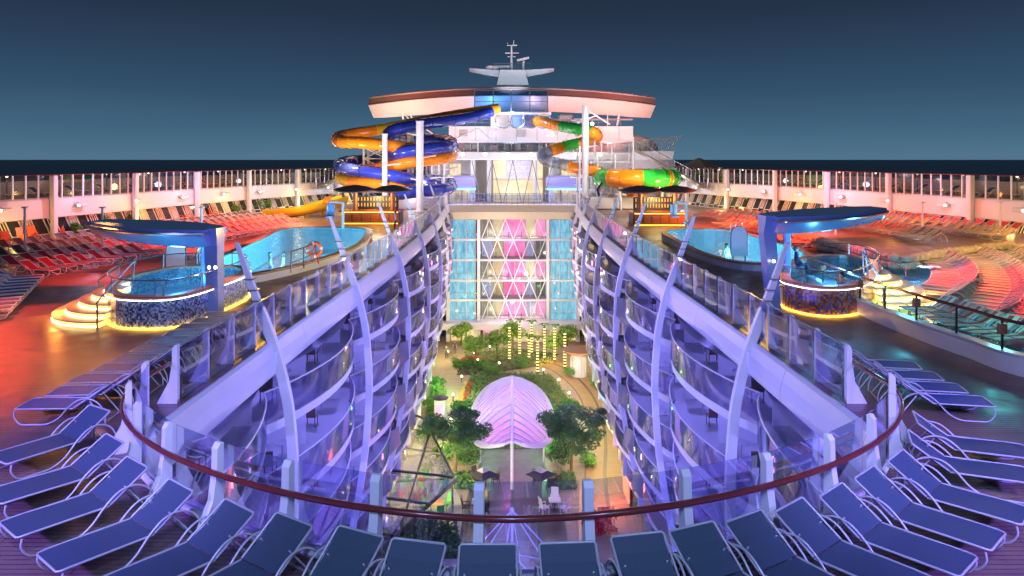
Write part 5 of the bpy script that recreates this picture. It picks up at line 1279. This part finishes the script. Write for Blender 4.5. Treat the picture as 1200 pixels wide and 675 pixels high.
# ground cover (stuff)
b = MB(); rn = random.Random(3)
def scatter(poly, n, size):
    xs_ = [p[0] for p in poly]; ys_ = [p[1] for p in poly]
    def ins(q):
        c = False; j = len(poly)-1
        for i in range(len(poly)):
            if (poly[i][1] > q[1]) != (poly[j][1] > q[1]) and q[0] < (poly[j][0]-poly[i][0])*(q[1]-poly[i][1])/(poly[j][1]-poly[i][1])+poly[i][0]: c = not c
            j = i
        return c
    k = 0
    while k < n:
        q = (rn.uniform(min(xs_), max(xs_)), rn.uniform(min(ys_), max(ys_)))
        if not ins(q): continue
        k += 1; p = V((q[0], q[1], PZ+rn.uniform(.05, .35))); a = V((rn.gauss(0, 1), rn.gauss(0, 1), rn.gauss(0, .5))).normalized(); c = a.orthogonal().normalized(); s_ = size*rn.uniform(.6, 1.4)
        b.quad(p-a*s_, p-c*s_*.5, p+a*s_, p+c*s_*.5)
beds = [[gp(*q)[:2] for q in L] for L in ([(497, 500), (505, 455), (520, 455), (522, 478), (516, 500)], [(540, 505), (545, 455), (553, 440), (575, 436), (600, 438), (645, 440), (668, 470), (680, 510), (655, 525), (560, 527)], [(535, 440), (545, 415), (600, 408), (655, 415), (640, 428), (560, 440)], [(515, 573), (518, 556), (556, 556), (558, 574)], [(645, 574), (648, 556), (672, 556), (676, 574)], [(712, 480), (700, 450), (720, 455), (745, 500), (765, 560), (750, 570), (733, 520)], [(440, 655), (452, 622), (535, 614), (542, 655)])]
for k, L in enumerate(beds): sheet('planting_bed', L, PZ+.03, M_soil); scatter(L, 6500 if k == 1 else 1500, .14)
b.build('ground_cover', M_leafm, kind='stuff')
b = MB(); rn = random.Random(4)
for L in ([gp(*q)[:2] for q in [(540, 478), (548, 450), (553, 450), (546, 480)]],): scatter(L, 260, .1)
b.build('red_flowers', M_flr, kind='stuff')
b = MB()
for L in ([gp(*q)[:2] for q in [(536, 480), (544, 448), (547, 448), (540, 482)]], [gp(*q)[:2] for q in [(625, 425), (645, 420), (648, 428), (628, 432)]]): scatter(L, 200, .1)
b.build('yellow_flowers', M_fly, kind='stuff')
# plants by left gallery
for k, (px, py) in enumerate(((276, 252), (288, 250), (300, 249), (311, 248), (150, 268), (126, 271), (88, 277))):
    p = P(px, py); shrub('potted_palm', f'leafy green plant before the left gallery windows, {nth(k)} of the group' if k < 4 else f'dark potted bush by the left gallery windows, {nth(k-4)} from the right', (p.x, p.y, 0), (1.0 if k < 4 else .5, 1.0 if k < 4 else .5, 1.1 if k < 4 else .8), 500, M_leaf, 'plants by the left gallery', .16)

# ================================================================== RIBBED GLASS CANOPIES IN THE GARDEN
def oval_canopy(label, y0, y1, half, nr):
    t = thing('ribbed_canopy', label, 'canopy', (0, y0, PZ)); yc, ry = (y0+y1)/2, (y1-y0)/2
    def rz(y): u = (y-y0)/(y1-y0); return -15.4+1.65*math.sin(min(1, u)*math.pi*.62)**1.2-1.05*max(0, u-.62)/.38
    rows = {}
    for s in (-1, 1):
        ep = []
        for i in range(nr+1):
            f = math.pi*(.02+.98*i/nr); ye = yc-ry*math.cos(f); x = s*half*max(0, math.sin(f))**.62
            yr = min(y1, ye+3.0*math.sin(f)); r0 = V((0, yr, rz(yr))); e = V((x, ye, -15.4-.95*math.sin(f)**.8+.55*(i/nr)))
            ep.append((r0, r0.lerp(e, .5)+V((0, 0, .28*math.sin(f))), e))
        rows[s] = ep
        for i, (r0, mid, e) in enumerate(ep):
            if (e-r0).length < .35: continue
            b = MB(); b.tube(cat([r0, mid, e], 4), .085, 6); b.build('rib', M_white, t, 50)
        b = MB()
        for (a0, a1, a2), (c0, c1, c2) in zip(ep, ep[1:]):
            b.quad(a0, c0, c1, a1); b.quad(a1, c1, c2, a2)
        b.build('glass_panel', M_frost, t)
        b = MB(); b.loft([[e+V((s*.0, 0, .10)), e+V((s*.42, 0, -.10)), e+V((s*.42, 0, -.24)), e+V((0, 0, -.12))] for _, _, e in ep]); b.build('edge_beam', M_white, t, 50)
    b = MB(); b.tube([V((0, y0+(y1-y0)*i/14, rz(y0+(y1-y0)*i/14)+.03)) for i in range(15)], .12, 8); b.build('ridge_beam', M_white, t, 50)
    b = MB(); b.tube([V((0, y0+.1, -15.4)), V((0, y0-.2, PZ))], .13, 8); b.build('post', M_white, t, 50)
    b = MB()
    for x in (-2.6, 2.6):
        for y in (yc-3, yc+3): b.tube([V((x, y, PZ)), V((x, y, -16.1))], .08, 8)
    b.build('side_post', M_white, t, 50)
    return t
m = bpy.data.materials.new('frosted_glass'); m.use_nodes = True; tt = m.node_tree; tt.nodes.clear(); MATS['frost'] = m; M_frost = m
o = tt.nodes.new('ShaderNodeOutputMaterial'); a_ = tt.nodes.new('ShaderNodeMixShader'); a_.inputs[0].default_value = .45
x1 = tt.nodes.new('ShaderNodeBsdfTranslucent'); x1.inputs[0].default_value = (.74, .42, .84, 1); x2 = tt.nodes.new('ShaderNodeBsdfPrincipled'); x2.inputs['Base Color'].default_value = (.40, .33, .56, 1); x2.inputs['Roughness'].default_value = .2
tt.links.new(x1.outputs[0], a_.inputs[1]); tt.links.new(x2.outputs[0], a_.inputs[2]); tt.links.new(a_.outputs[0], o.inputs[0])
oval_canopy('glowing violet oval canopy of white chevron ribs in the middle of the garden', 55.4, 70.6, 3.3, 20)
t = thing('strut_canopy', 'pyramid of thin white struts rising below the near curve of the balustrade', 'canopy', (0, 37, PZ))
A1, A2 = V((0, 40, -13.1)), V((0, 37.4, -14.1)); b = MB()
for q in ((-1.5, 38.2, -14.6), (1.5, 38.2, -14.6), (-.5, 37.2, -15), (.5, 37.2, -15), (-2.6, 38.6, -15.2), (2.6, 38.6, -15.2)): b.tube([A1, V(q)], .03, 6)
for q in ((-1.7, 36.2, -15.3), (1.7, 36.2, -15.3), (-.7, 35.6, -15.4), (.7, 35.6, -15.4), (0, 35.4, -15.4), (-2.6, 38.6, -15.2), (2.6, 38.6, -15.2)): b.tube([A2, V(q)], .03, 6)
b.tube([A1, A2], .04, 6); b.tube([A1, V((0, 40.2, PZ))], .09, 8)
b.tube([V(q) for q in ((-1.7, 36.2, -15.3), (0, 35.4, -15.4), (1.7, 36.2, -15.3), (2.6, 38.6, -15.2))], .03, 6)
b.build('strut', M_white, t, 50)
b = MB(); b.sphere(A1, .14, 8, 6); b.sphere(A2, .14, 8, 6); b.build('node', M_white, t, 60)
for y, c, w in ((59.5, (1, .3, .8), 160), (62.5, (1, .34, .85), 480), (65.5, (.85, .42, 1), 520), (68.5, (.7, .4, 1), 380)): lamp('canopy_glow_lamp', 'SPOT', (0, y, PZ+.35), c, w*1.5, (0, y+.3, -10), .25, 150)
lamp('canopy_top_lamp', 'POINT', (0, 62, -9.5), (.30, .20, 1), 1900, size=.5)
# garden lamps
for px, py, c, w in ((520, 425, YEL, 300), (548, 420, YEL, 260), (590, 415, YEL, 300), (640, 425, YEL, 380), (665, 430, WARM, 320), (690, 470, YEL, 420), (706, 520, YEL, 420), (700, 555, YEL, 300), (672, 448, YEL, 300), (540, 500, GRN, 160), (662, 500, GRN, 160), (545, 470, YEL, 200), (655, 470, YEL, 160), (530, 470, (.8, 1, .4), 220), (515, 460, GRN, 130), (478, 560, YEL, 900), (470, 600, YEL, 900), (500, 600, YEL, 800), (490, 530, YEL, 700), (545, 520, (.5, 1, .3), 120), (655, 520, (.5, 1, .3), 120), (565, 535, GRN, 160), (640, 535, GRN, 160), (598, 560, MAG, 60), (700, 590, (1, .6, .8), 200)):
    p = gp(px, py); lamp('garden_lamp', 'POINT', p+V((0, 0, 2.0)), c, w*1.6, size=.15)
lamp('blue_garden_lamp', 'SPOT', (0, 30, -8), (.2, .2, 1), 1600, (0, 46, PZ), .4, 80)
k = 0
for px, py in ((531, 470), (541, 448), (560, 428), (574, 412), (585, 432), (637, 440), (655, 452), (667, 468), (528, 500), (648, 522), (556, 420), (525, 418)):
    p = gp(px, py); t = thing('bollard_lamp', f'small glowing path lamp in the garden, {nth(k)} seen from the boardwalk', 'lamp', p, 'path lamps in the garden'); k += 1
    b = MB(); b.tube([p, p+V((0, 0, .6))], .05, 6); b.build('post', M_dark, t)
    b = MB(); b.sphere(p+V((0, 0, .68)), .12, 8, 6); b.build('bulb', E_bulb, t)
# string lit columns
for k, (px, by, ty) in enumerate(((597, 423, 384), (609, 417, 377), (620, 421, 396), (623, 415, 379), (630, 438, 398), (638, 421, 383), (650, 424, 384), (662, 432, 391))):
    p = gp(px, by); top = EYE-(ty-HOR)*p.y/F_PX
    t = thing('lit_column', f'slim dark trunk wound with warm string lights, {nth(k)} from the left of the cluster', 'lit column', p, 'string lit trunks in the garden')
    b = MB(); b.tube([p, V((p.x, p.y, top))], .14, 8); b.build('trunk', M_bark, t, 50)
    b = MB(); L = top-PZ; nn = int(L/.34)
    for i in range(nn): z = PZ+.3+i*.34; b.tube([(p.x, p.y, z), (p.x, p.y, z+.12)], .165, 10)
    b.build('string_light', E_string, t)
    b = MB()
    for q in range(9):
        a = q*.7; e = V((p.x+.9*math.cos(a), p.y+.9*math.sin(a), top+.15)); b.quad(V((p.x, p.y, top)), V((p.x, p.y, top))+(e-V((p.x, p.y, top)))*.5+V((.12, 0, .35)), e, V((p.x, p.y, top))+(e-V((p.x, p.y, top)))*.5+V((-.12, 0, .3)))
    b.build('frond', M_leaf, t)
# round kiosk
p = gp(679, 440); t = thing('round_kiosk', 'round violet lit kiosk with a wide dish roof beside the garden path', 'kiosk', p)
b = MB(); b.tube([p, p+V((0, 0, 2.4))], .95, 16); b.build('drum', M_wall, t, 40)
b = MB(); b.loft([[p+V((r_*math.cos(2*math.pi*k/20), r_*math.sin(2*math.pi*k/20), z_)) for k in range(20)] for r_, z_ in ((.95, 2.4), (1.9, 2.9), (1.95, 3.0), (.3, 2.95))]); b.build('dish_roof', M_bar, t, 40)
b = MB()
for k in range(8): a = 2*math.pi*k/8; b.box(p+V((.97*math.cos(a), .97*math.sin(a), 1.3)), (.12, .12, 1.8), Matrix.Rotation(a, 3, 'Z')); 
b.build('fin', M_white, t)
lamp('kiosk_lamp', 'POINT', p+V((-.6, -1.8, 1.4)), (.6, .4, 1), 60, size=.1)
# display cabinet
p = gp(516, 494); t = thing('display_cabinet', 'tall grey display cabinet with a pink lit poster by the boardwalk', 'cabinet', p)
b = MB(); b.box(p+V((0, 0, 1.1)), (1.1, 1.1, 2.2), bev=.05); b.build('body', M_grey, t)
b = MB(); b.box(p+V((0, -.56, 1.2)), (.8, .03, 1.2)); b.build('poster', E_pink, t)
b = MB(); b.tube([p+V((0, 0, 2.2)), p+V((0, 0, 2.3)), p+V((0, 0, 2.5))], [.75, .8, .3], 12); b.build('cap', M_dark, t, 40)
# red bench
t = thing('curved_bench', 'curved red wooden bench in the far left of the garden', 'bench', gp(553, 432))
L = cat([gp(540, 431), gp(547, 428), gp(555, 427), gp(565, 428)], 5)
b = MB(); b.loft([[q+V((0, -.25, .42)), q+V((0, .25, .42)), q+V((0, .25, .5)), q+V((0, -.25, .5))] for q in L]); b.build('seat', mat('red_bench_wood', (.45, .10, .04), .5), t)
b = MB(); b.loft([[q+V((0, .28, .55)), q+V((0, .34, .55)), q+V((0, .42, 1.0)), q+V((0, .36, 1.0))] for q in L]); b.build('backrest', MATS['red_bench_wood'], t)
b = MB()
for q in L[::4]: b.box(q+V((0, 0, .21)), (.12, .4, .42))
b.build('leg', M_dark, t)
# glass roof over the cafe
RP = [V((-9.3, 63, -15.5)), V((-7.4, 62, -15.9)), V((-3.9, 50.5, -16.1)), V((-8.3, 39.5, -16.1)), V((-9.3, 39.5, -15.5))]
t = thing('cafe_glass_roof', 'glass cafe roof on dark beams at the left side of the garden', 'glass roof', (-8, 50, PZ))
b = MB(); b._add(RP, [(0, 1, 2, 3, 4)]); b._add([q-V((0, 0, .05)) for q in RP], [(4, 3, 2, 1, 0)]); b.build('glass_panel', G_roof, t)
b = MB()
for i in range(5): b.bar(RP[i], RP[(i+1) % 5], .16, .16)
for y in (43, 47, 51, 55, 59): 
    xr = -3.9-(y-50.5)*.30 if y > 50.5 else -3.9-(50.5-y)*.4
    b.bar((-9.3, y, -15.5), (xr, y, -16.05), .14, .14)
b.bar((-6.6, 42, -15.85), (-6.6, 58.5, -15.9), .12, .12); b.build('beam', M_dark, t)
b = MB()
for x, y in ((-4.1, 50.5), (-8.3, 40), (-7.4, 61.5)): b.tube([(x, y, PZ), (x, y, -16.1)], .08, 8)
b.build('post', M_steel, t)
# cafe tables and chairs
def cafe_set(k, x, y, top, ch, lab, nch=3):
    t = thing('cafe_table', f'{lab} table', 'table', (x, y, PZ), 'tables in the garden')
    b = MB(); b.box((x, y, PZ+.74), (.85, .85, .05), bev=.02); b.build('tabletop', top, t)
    b = MB(); b.tube([(x, y, PZ+.02), (x, y, PZ+.72)], .05, 8); b.tube([(x, y, PZ), (x, y, PZ+.03)], .28, 12); b.build('pedestal', M_dark, t)
    for j in range(nch):
        a = 2*math.pi*j/nch+.4*k; c = dup(CH[ch]) if CHU[ch] else CH[ch]; CHU[ch] = True
        c.location = (x+.85*math.cos(a), y+.85*math.sin(a), PZ); c.rotation_euler = (0, 0, a+math.pi); c['label'] = f'{ch} cafe chair, {nth(j)} seat at the {lab} table'.replace(',  ', ', ').replace('orange topped, ', '').replace('white topped, ', '').replace('dark square, ', 'dark '); c['group'] = 'cafe chairs in the garden'
M_grnc = mat('green_plastic', (.10, .42, .10), .5)
CH = {'green': chair_proto('cafe_chair', M_grnc), 'black': chair_proto('cafe_chair', M_black), 'red': chair_proto('cafe_chair', M_redm), 'white': chair_proto('cafe_chair', M_white)}; CHU = {k_: False for k_ in CH}
M_ort = mat('orange_table_top', (.62, .28, .06), .4)
TABS = [(455, 545, 'orange', 'white', 'orange topped, farthest under the cafe glass roof,'), (462, 573, 'orange', 'green', 'orange topped, mid cafe roof,'), (513, 602, 'orange', 'green', 'orange topped, right outside the cafe roof,'), (485, 585, 'orange', 'red', 'orange topped, beside the cafe roof post,'), (450, 620, 'orange', 'white', 'orange topped, nearest under the cafe roof,'), (505, 575, 'white', 'green', 'white topped, below the roof corner,'), (568, 568, 'black', 'black', 'dark square, left of the canopy post,'), (642, 570, 'black', 'black', 'dark square, right of the canopy post,'), (560, 600, 'white', 'black', 'white topped, left behind the glass balustrade,'), (650, 598, 'white', 'white', 'white topped, right behind the glass balustrade,')]
for k, (px, py, tm, ch, lab) in enumerate(TABS):
    p = gp(px, py); cafe_set(k, p.x, p.y, {'orange': M_ort, 'white': M_white, 'black': M_umb}[tm], ch, lab)
# square parasols
for k, (px, py, lab) in enumerate(((566, 556, 'left'), (634, 556, 'right'))):
    p = P(px, py, -16.6); t = thing('square_parasol', f'black square parasol with cream centre {lab} of the canopy post', 'parasol', (p.x, p.y, PZ))
    b = MB(); b.tube([(p.x, p.y, PZ), (p.x, p.y, -16.2)], .04, 8); b.build('pole', M_dark, t)
    c4 = [V((p.x+1.15*math.cos(a), p.y+1.15*math.sin(a), -16.6)) for a in [math.pi/2*i for i in range(4)]]
    b = MB(); b.loft([c4, [V((p.x+.45*math.cos(a), p.y+.45*math.sin(a), -16.32)) for a in [math.pi/2*i for i in range(4)]]]); b.build('canopy', M_umb, t)
    b = MB(); b.loft([[V((p.x+.5*math.cos(a), p.y+.5*math.sin(a), -16.31)) for a in [math.pi/2*i for i in range(4)]], [V((p.x+.06*math.cos(a), p.y+.06*math.sin(a), -16.1)) for a in [math.pi/2*i for i in range(4)]]]); b.build('top_vent', M_umbw, t)
    lamp('table_lamp', 'POINT', (p.x, p.y-.6, -17.6), WARM, 40, size=.08)
# red neon shop screen at right
p = gp(752, 590); t = thing('neon_screen', 'glowing red slatted screen in the right shop front', 'neon sign', (8.0, p.y, PZ))
b = MB(); b.box((8.4, p.y, PZ+1.4), (.2, 2.6, 2.2), bev=.03); b.build('frame', M_dark, t)
b = MB()
for i in range(6): b.bar((8.25, p.y-1.1+.4*i, PZ+.5), (8.25, p.y-.8+.4*i, PZ+2.2), .14, .1)
b.build('neon_tube', E_neon, t)
lamp('neon_lamp', 'POINT', (7.4, p.y, PZ+1.2), (1, .12, .04), 160, size=.3)
# hedge planters seen through the front glass
for k, (px, py, lab) in enumerate(((470, 628, 'under the left of the front handrail'), (505, 632, 'just left of the central baluster'), (700, 622, 'right of the near canopy tip'))):
    p = gp(px, py); shrub('planter_shrub', f'red and green planter shrub {lab}', (p.x, p.y, PZ), (1.7, 1.4, .9), 1100, M_flr if k == 2 else M_leafd, 'planter shrubs below the near balustrade')

# ================================================================== POOL FURNITURE
def pool_ladder(x, y, ang, label):
    t = thing('pool_ladder', label, 'pool ladder', (x, y, .3), 'pool ladders')
    Rm = Matrix.Rotation(ang, 3, 'Z')
    for s in (-1, 1):
        b = MB(); b.tube([V((x, y, 0))+Rm@V(q) for q in cat([(.4, s*.28, .4), (.4, s*.28, 1.2), (.1, s*.28, 1.4), (-.2, s*.28, 1.1), (-.2, s*.28, -.4)], 4)], .035, 7); b.build('rail', M_steel, t, 50)
    b = MB()
    for z in (.1, -.15, -.4): b.box(V((x, y, z))+Rm@V((-.2, 0, 0)), (.1, .56, .04), Rm)
    b.build('rung', M_steel, t)
pool_ladder(-15.1, 37.3, R(-70), 'curved steel pool ladder at the near end of the left pool')
pool_ladder(-16.2, 38.9, R(-170), 'curved steel pool ladder beside the maroon loungers at the left pool')
pool_ladder(13.0, 54, R(200), 'curved steel pool ladder beside the right bar')
pool_ladder(16.9, 55.5, R(20), 'curved steel pool ladder by the striped loungers at the turquoise pool')
# pool fence and life buoy
t = thing('pool_rail', 'low dark railing on the inner edge of the left pool', 'railing', (-11.4, 40, .4))
L = cat([P(341, 320, .45), P(356, 314, .45), P(370, 307, .45)], 4)
b = MB(); b.tube([q+V((0, 0, 1.05)) for q in L], .035, 6); b.tube([q+V((0, 0, .5)) for q in L], .02, 6); b.build('rail', M_dark, t)
for q in L[::4]: b = MB(); b.tube([q, q+V((0, 0, 1.05))], .03, 6); b.build('post', M_dark, t)
p = P(368, 309, .45); t = thing('life_buoy', 'red life buoy on a stand at the edge of the left pool', 'life buoy', p)
b = MB(); n = 20; b.tube([p+V((.36*math.cos(2*math.pi*k/n), .08, .75+.36*math.sin(2*math.pi*k/n))) for k in range(n)], .10, 8, True, mi=lambda i: 1 if i % 5 == 0 else 0); b.build('ring', [M_orange, M_white], t, 60)
b = MB(); b.bar(p+V((-.25, 0, 0)), p+V((0, .1, 1.0)), .05); b.bar(p+V((.25, 0, 0)), p+V((0, .1, 1.0)), .05); b.build('stand', M_redm, t)
# pool lift
for px, py, lab in ((402, 268, 'white blue pool lift chair at the far end of the left pool'), (804, 268, 'white pool lift chair at the far end of the turquoise pool')):
    p = P(px, py, .4); t = thing('pool_lift', lab, 'pool lift', p)
    b = MB(); b.tube([p, p+V((0, 0, 2.1))], .11, 8); b.tube([p+V((0, 0, 2.1)), p+V((-1.0, -.3, 2.2))], .08, 8); b.build('arm', M_white, t)
    b = MB(); b.box(p+V((-1.0, -.3, 1.0)), (.6, .6, .12), bev=.04); b.box(p+V((-1.0, .0, 1.5)), (.6, .12, 1.0), bev=.04); b.tube([p+V((-1.0, -.1, 1.0)), p+V((-1.0, -.3, 2.2))], .05, 6); b.build('seat', M_bluecan if px < 600 else M_white, t)
# arched boards (towel boards)
for p, lab, m_ in ((P(866, 309, .0), 'tall arched white board standing at the near edge of the turquoise pool', M_white), (PD(206, 310, 34.5)-V((0, 0, PD(206, 310, 34.5).z)), 'arched pale board standing behind the blue mosaic hot tub', M_white2)):
    t = thing('arched_board', lab, 'board', p)
    sh = [(-.45, .45), (-.45, 1.7)]+[(-.45*math.cos(a), 1.7+.45*math.sin(a)) for a in [math.pi*i/10 for i in range(1, 10)]]+[(.45, 1.7), (.45, .45)]
    b = MB(); b.loft([[p+V((x, -.03, z)) for x, z in sh], [p+V((x, .03, z)) for x, z in sh]]); b.build('panel', m_, t)
    b = MB(); b.tube([p+V((x*1.03, 0, z)) for x, z in sh], .03, 6); b.build('frame', M_dark, t)
    b = MB(); b.bar(p+V((-.35, 0, 0)), p+V((-.35, 0, .45)), .06); b.bar(p+V((.35, 0, 0)), p+V((.35, 0, .45)), .06); b.build('leg', M_dark, t)
# low bins near tubs
for p, lab in ((P(255, 366), 'small white cylinder bin at the foot of the left canopy leg'), (P(912, 357), 'small white cylinder bin at the foot of the right canopy leg')):
    t = thing('bin', lab, 'bin', p); b = MB(); b.tube([p, p+V((0, 0, .75))], [.2, .24], 12); b.build('body', M_white, t, 40)
    b = MB(); b.tube([p+V((0, 0, .75)), p+V((0, 0, .82))], .26, 12); b.build('lid', M_grey, t, 40)
# service cabinet / louvre at far right edge
p = P(1196, 262); t = thing('louvre_cabinet', 'white louvred vent cabinet at the right picture edge', 'cabinet', V((36.0, 49.5, 2.0)))
b = MB(); b.box((36.3, 49.5, 3.3), (2.2, 1.2, 3.0), bev=.06); b.build('body', M_white, t)
b = MB()
for i in range(7): b.box((36.3, 48.85, 2.2+.36*i), (1.8, .1, .14), Matrix.Rotation(R(30), 3, 'X'))
b.build('louvre', M_grey, t)

# ================================================================== PEOPLE
def person(label, loc, pose, ang, top, bottom, hair=M_hair, hgt=1.72):
    k = hgt/1.72
    root = thing('person', label, 'person', loc)
    J = {'pel': (0, 0, .93), 'sp': (0, 0, 1.15), 'ch': (.0, 0, 1.36), 'nk': (.01, 0, 1.48), 'hd': (.02, 0, 1.58), 'ht': (.02, 0, 1.68)}
    for s, S_ in ((1, 'l'), (-1, 'r')):
        J['sh'+S_] = (0, s*.19, 1.40)
        if pose == 'stand': J.update({'el'+S_: (-.02, s*.25, 1.12), 'wr'+S_: (.08, s*.25, .88), 'ha'+S_: (.10, s*.25, .80), 'hp'+S_: (0, s*.10, .90), 'kn'+S_: (.03, s*.11, .48), 'an'+S_: (-.01, s*.11, .08), 'to'+S_: (.16, s*.13, .03)})
        else: J.update({'el'+S_: (.05, s*.26, 1.10), 'wr'+S_: (.28, s*.20, 1.0), 'ha'+S_: (.35, s*.18, 1.0), 'hp'+S_: (.04, s*.11, .88), 'kn'+S_: (.46, s*.15, .92), 'an'+S_: (.5, s*.14, .48), 'to'+S_: (.66, s*.15, .44)})
    E = [('pel', 'sp'), ('sp', 'ch'), ('ch', 'nk'), ('nk', 'hd'), ('hd', 'ht')]
    for S_ in 'lr': E += [('ch', 'sh'+S_), ('sh'+S_, 'el'+S_), ('el'+S_, 'wr'+S_), ('wr'+S_, 'ha'+S_), ('pel', 'hp'+S_), ('hp'+S_, 'kn'+S_), ('kn'+S_, 'an'+S_), ('an'+S_, 'to'+S_)]
    rad = {'pel': .14, 'sp': .12, 'ch': .14, 'nk': .055, 'hd': .10, 'ht': .07, 'sh': .07, 'el': .045, 'wr': .03, 'ha': .04, 'hp': .10, 'kn': .06, 'an': .04, 'to': .035}
    ks = list(J); me = bpy.data.meshes.new('body'); me.from_pydata([V(J[q])*k for q in ks], [(ks.index(a), ks.index(c)) for a, c in E], [])
    o = bpy.data.objects.new('body', me); COL.objects.link(o)
    md = o.modifiers.new('skin', 'SKIN'); sv = me.skin_vertices[0].data
    for i, q in enumerate(ks): r_ = rad[q if q in rad else q[:2]]*k; sv[i].radius = (r_, r_); sv[i].use_root = (q == 'pel')
    o.modifiers.new('sub', 'SUBSURF').levels = 1; o.modifiers['sub'].render_levels = 1
    dg = bpy.context.evaluated_depsgraph_get(); ev = o.evaluated_get(dg); m2 = bpy.data.meshes.new_from_object(ev)
    bpy.data.objects.remove(o)
    for mm in (M_skin, top, bottom): m2.materials.append(mm)
    for f in m2.polygons:
        c = f.center/k
        f.material_index = 0 if c.z > 1.47 or (abs(c.y) > .215 and c.z < 1.25 and pose == 'stand') or c.z < .1 or (pose == 'sit' and c.x > .2 and c.z > .96 and abs(c.y) > .12) else (1 if c.z > .93 and c.x < .3 else 2)
    m2.shade_smooth()
    bo = bpy.data.objects.new('body', m2); COL.objects.link(bo); bo.parent = root
    b = MB(); b.M = Matrix.Translation(V((0, 0, 0))); b.sphere(V((-.02, 0, 1.645))*k+V(loc), (.115*k, .105*k, .10*k), 10, 7); b.sphere(V((-.06, 0, 1.57))*k+V(loc), (.08*k, .10*k, .10*k), 10, 7); b.build('hair', hair, root, 60)
    root.rotation_euler = (0, 0, ang)
    return root
person('person in a pink top and dark trousers standing by the left rail near the bar', P(463, 272), 'stand', R(200), M_pinkc, M_navyc)
person('person in dark clothes standing on the garden boardwalk', gp(523, 421), 'stand', R(240), M_navyc, M_navyc)
person('person in dark blue clothes beside the planter near the far left shop front', gp(533, 415), 'stand', R(300), M_navyc, M_navyc)
person('person in red seated before the left gallery windows', P(73, 284)+V((0, 0, -.42)), 'sit', R(10), M_redc, M_navyc)
person('person in dark clothes sitting on the rim of the copper mosaic hot tub', P(940, 342, .3)+V((.6, 2.2, .0)), 'sit', R(-10), M_navyc, M_navyc)
person('bather standing in the left pool near its middle', V((-14.7, 44.6, -1.36)), 'stand', R(30), M_skin, M_navyc)
person('bather in the left pool beside another bather', V((-14.0, 44.9, -1.36)), 'stand', R(190), M_skin, M_navyc)
person('bather alone nearest the ladder in the left pool', V((-15.3, 42.2, -1.34)), 'stand', R(100), M_skin, M_navyc)
person('bather alone in the turquoise pool on the right', V((14.4, 49.2, -1.34)), 'stand', R(-60), M_skin, M_navyc)
person('bather soaking in the copper mosaic hot tub', V((13.6, 30.3, -.35)), 'stand', R(200), M_skin, M_navyc)
print('loungers in rows', nL)
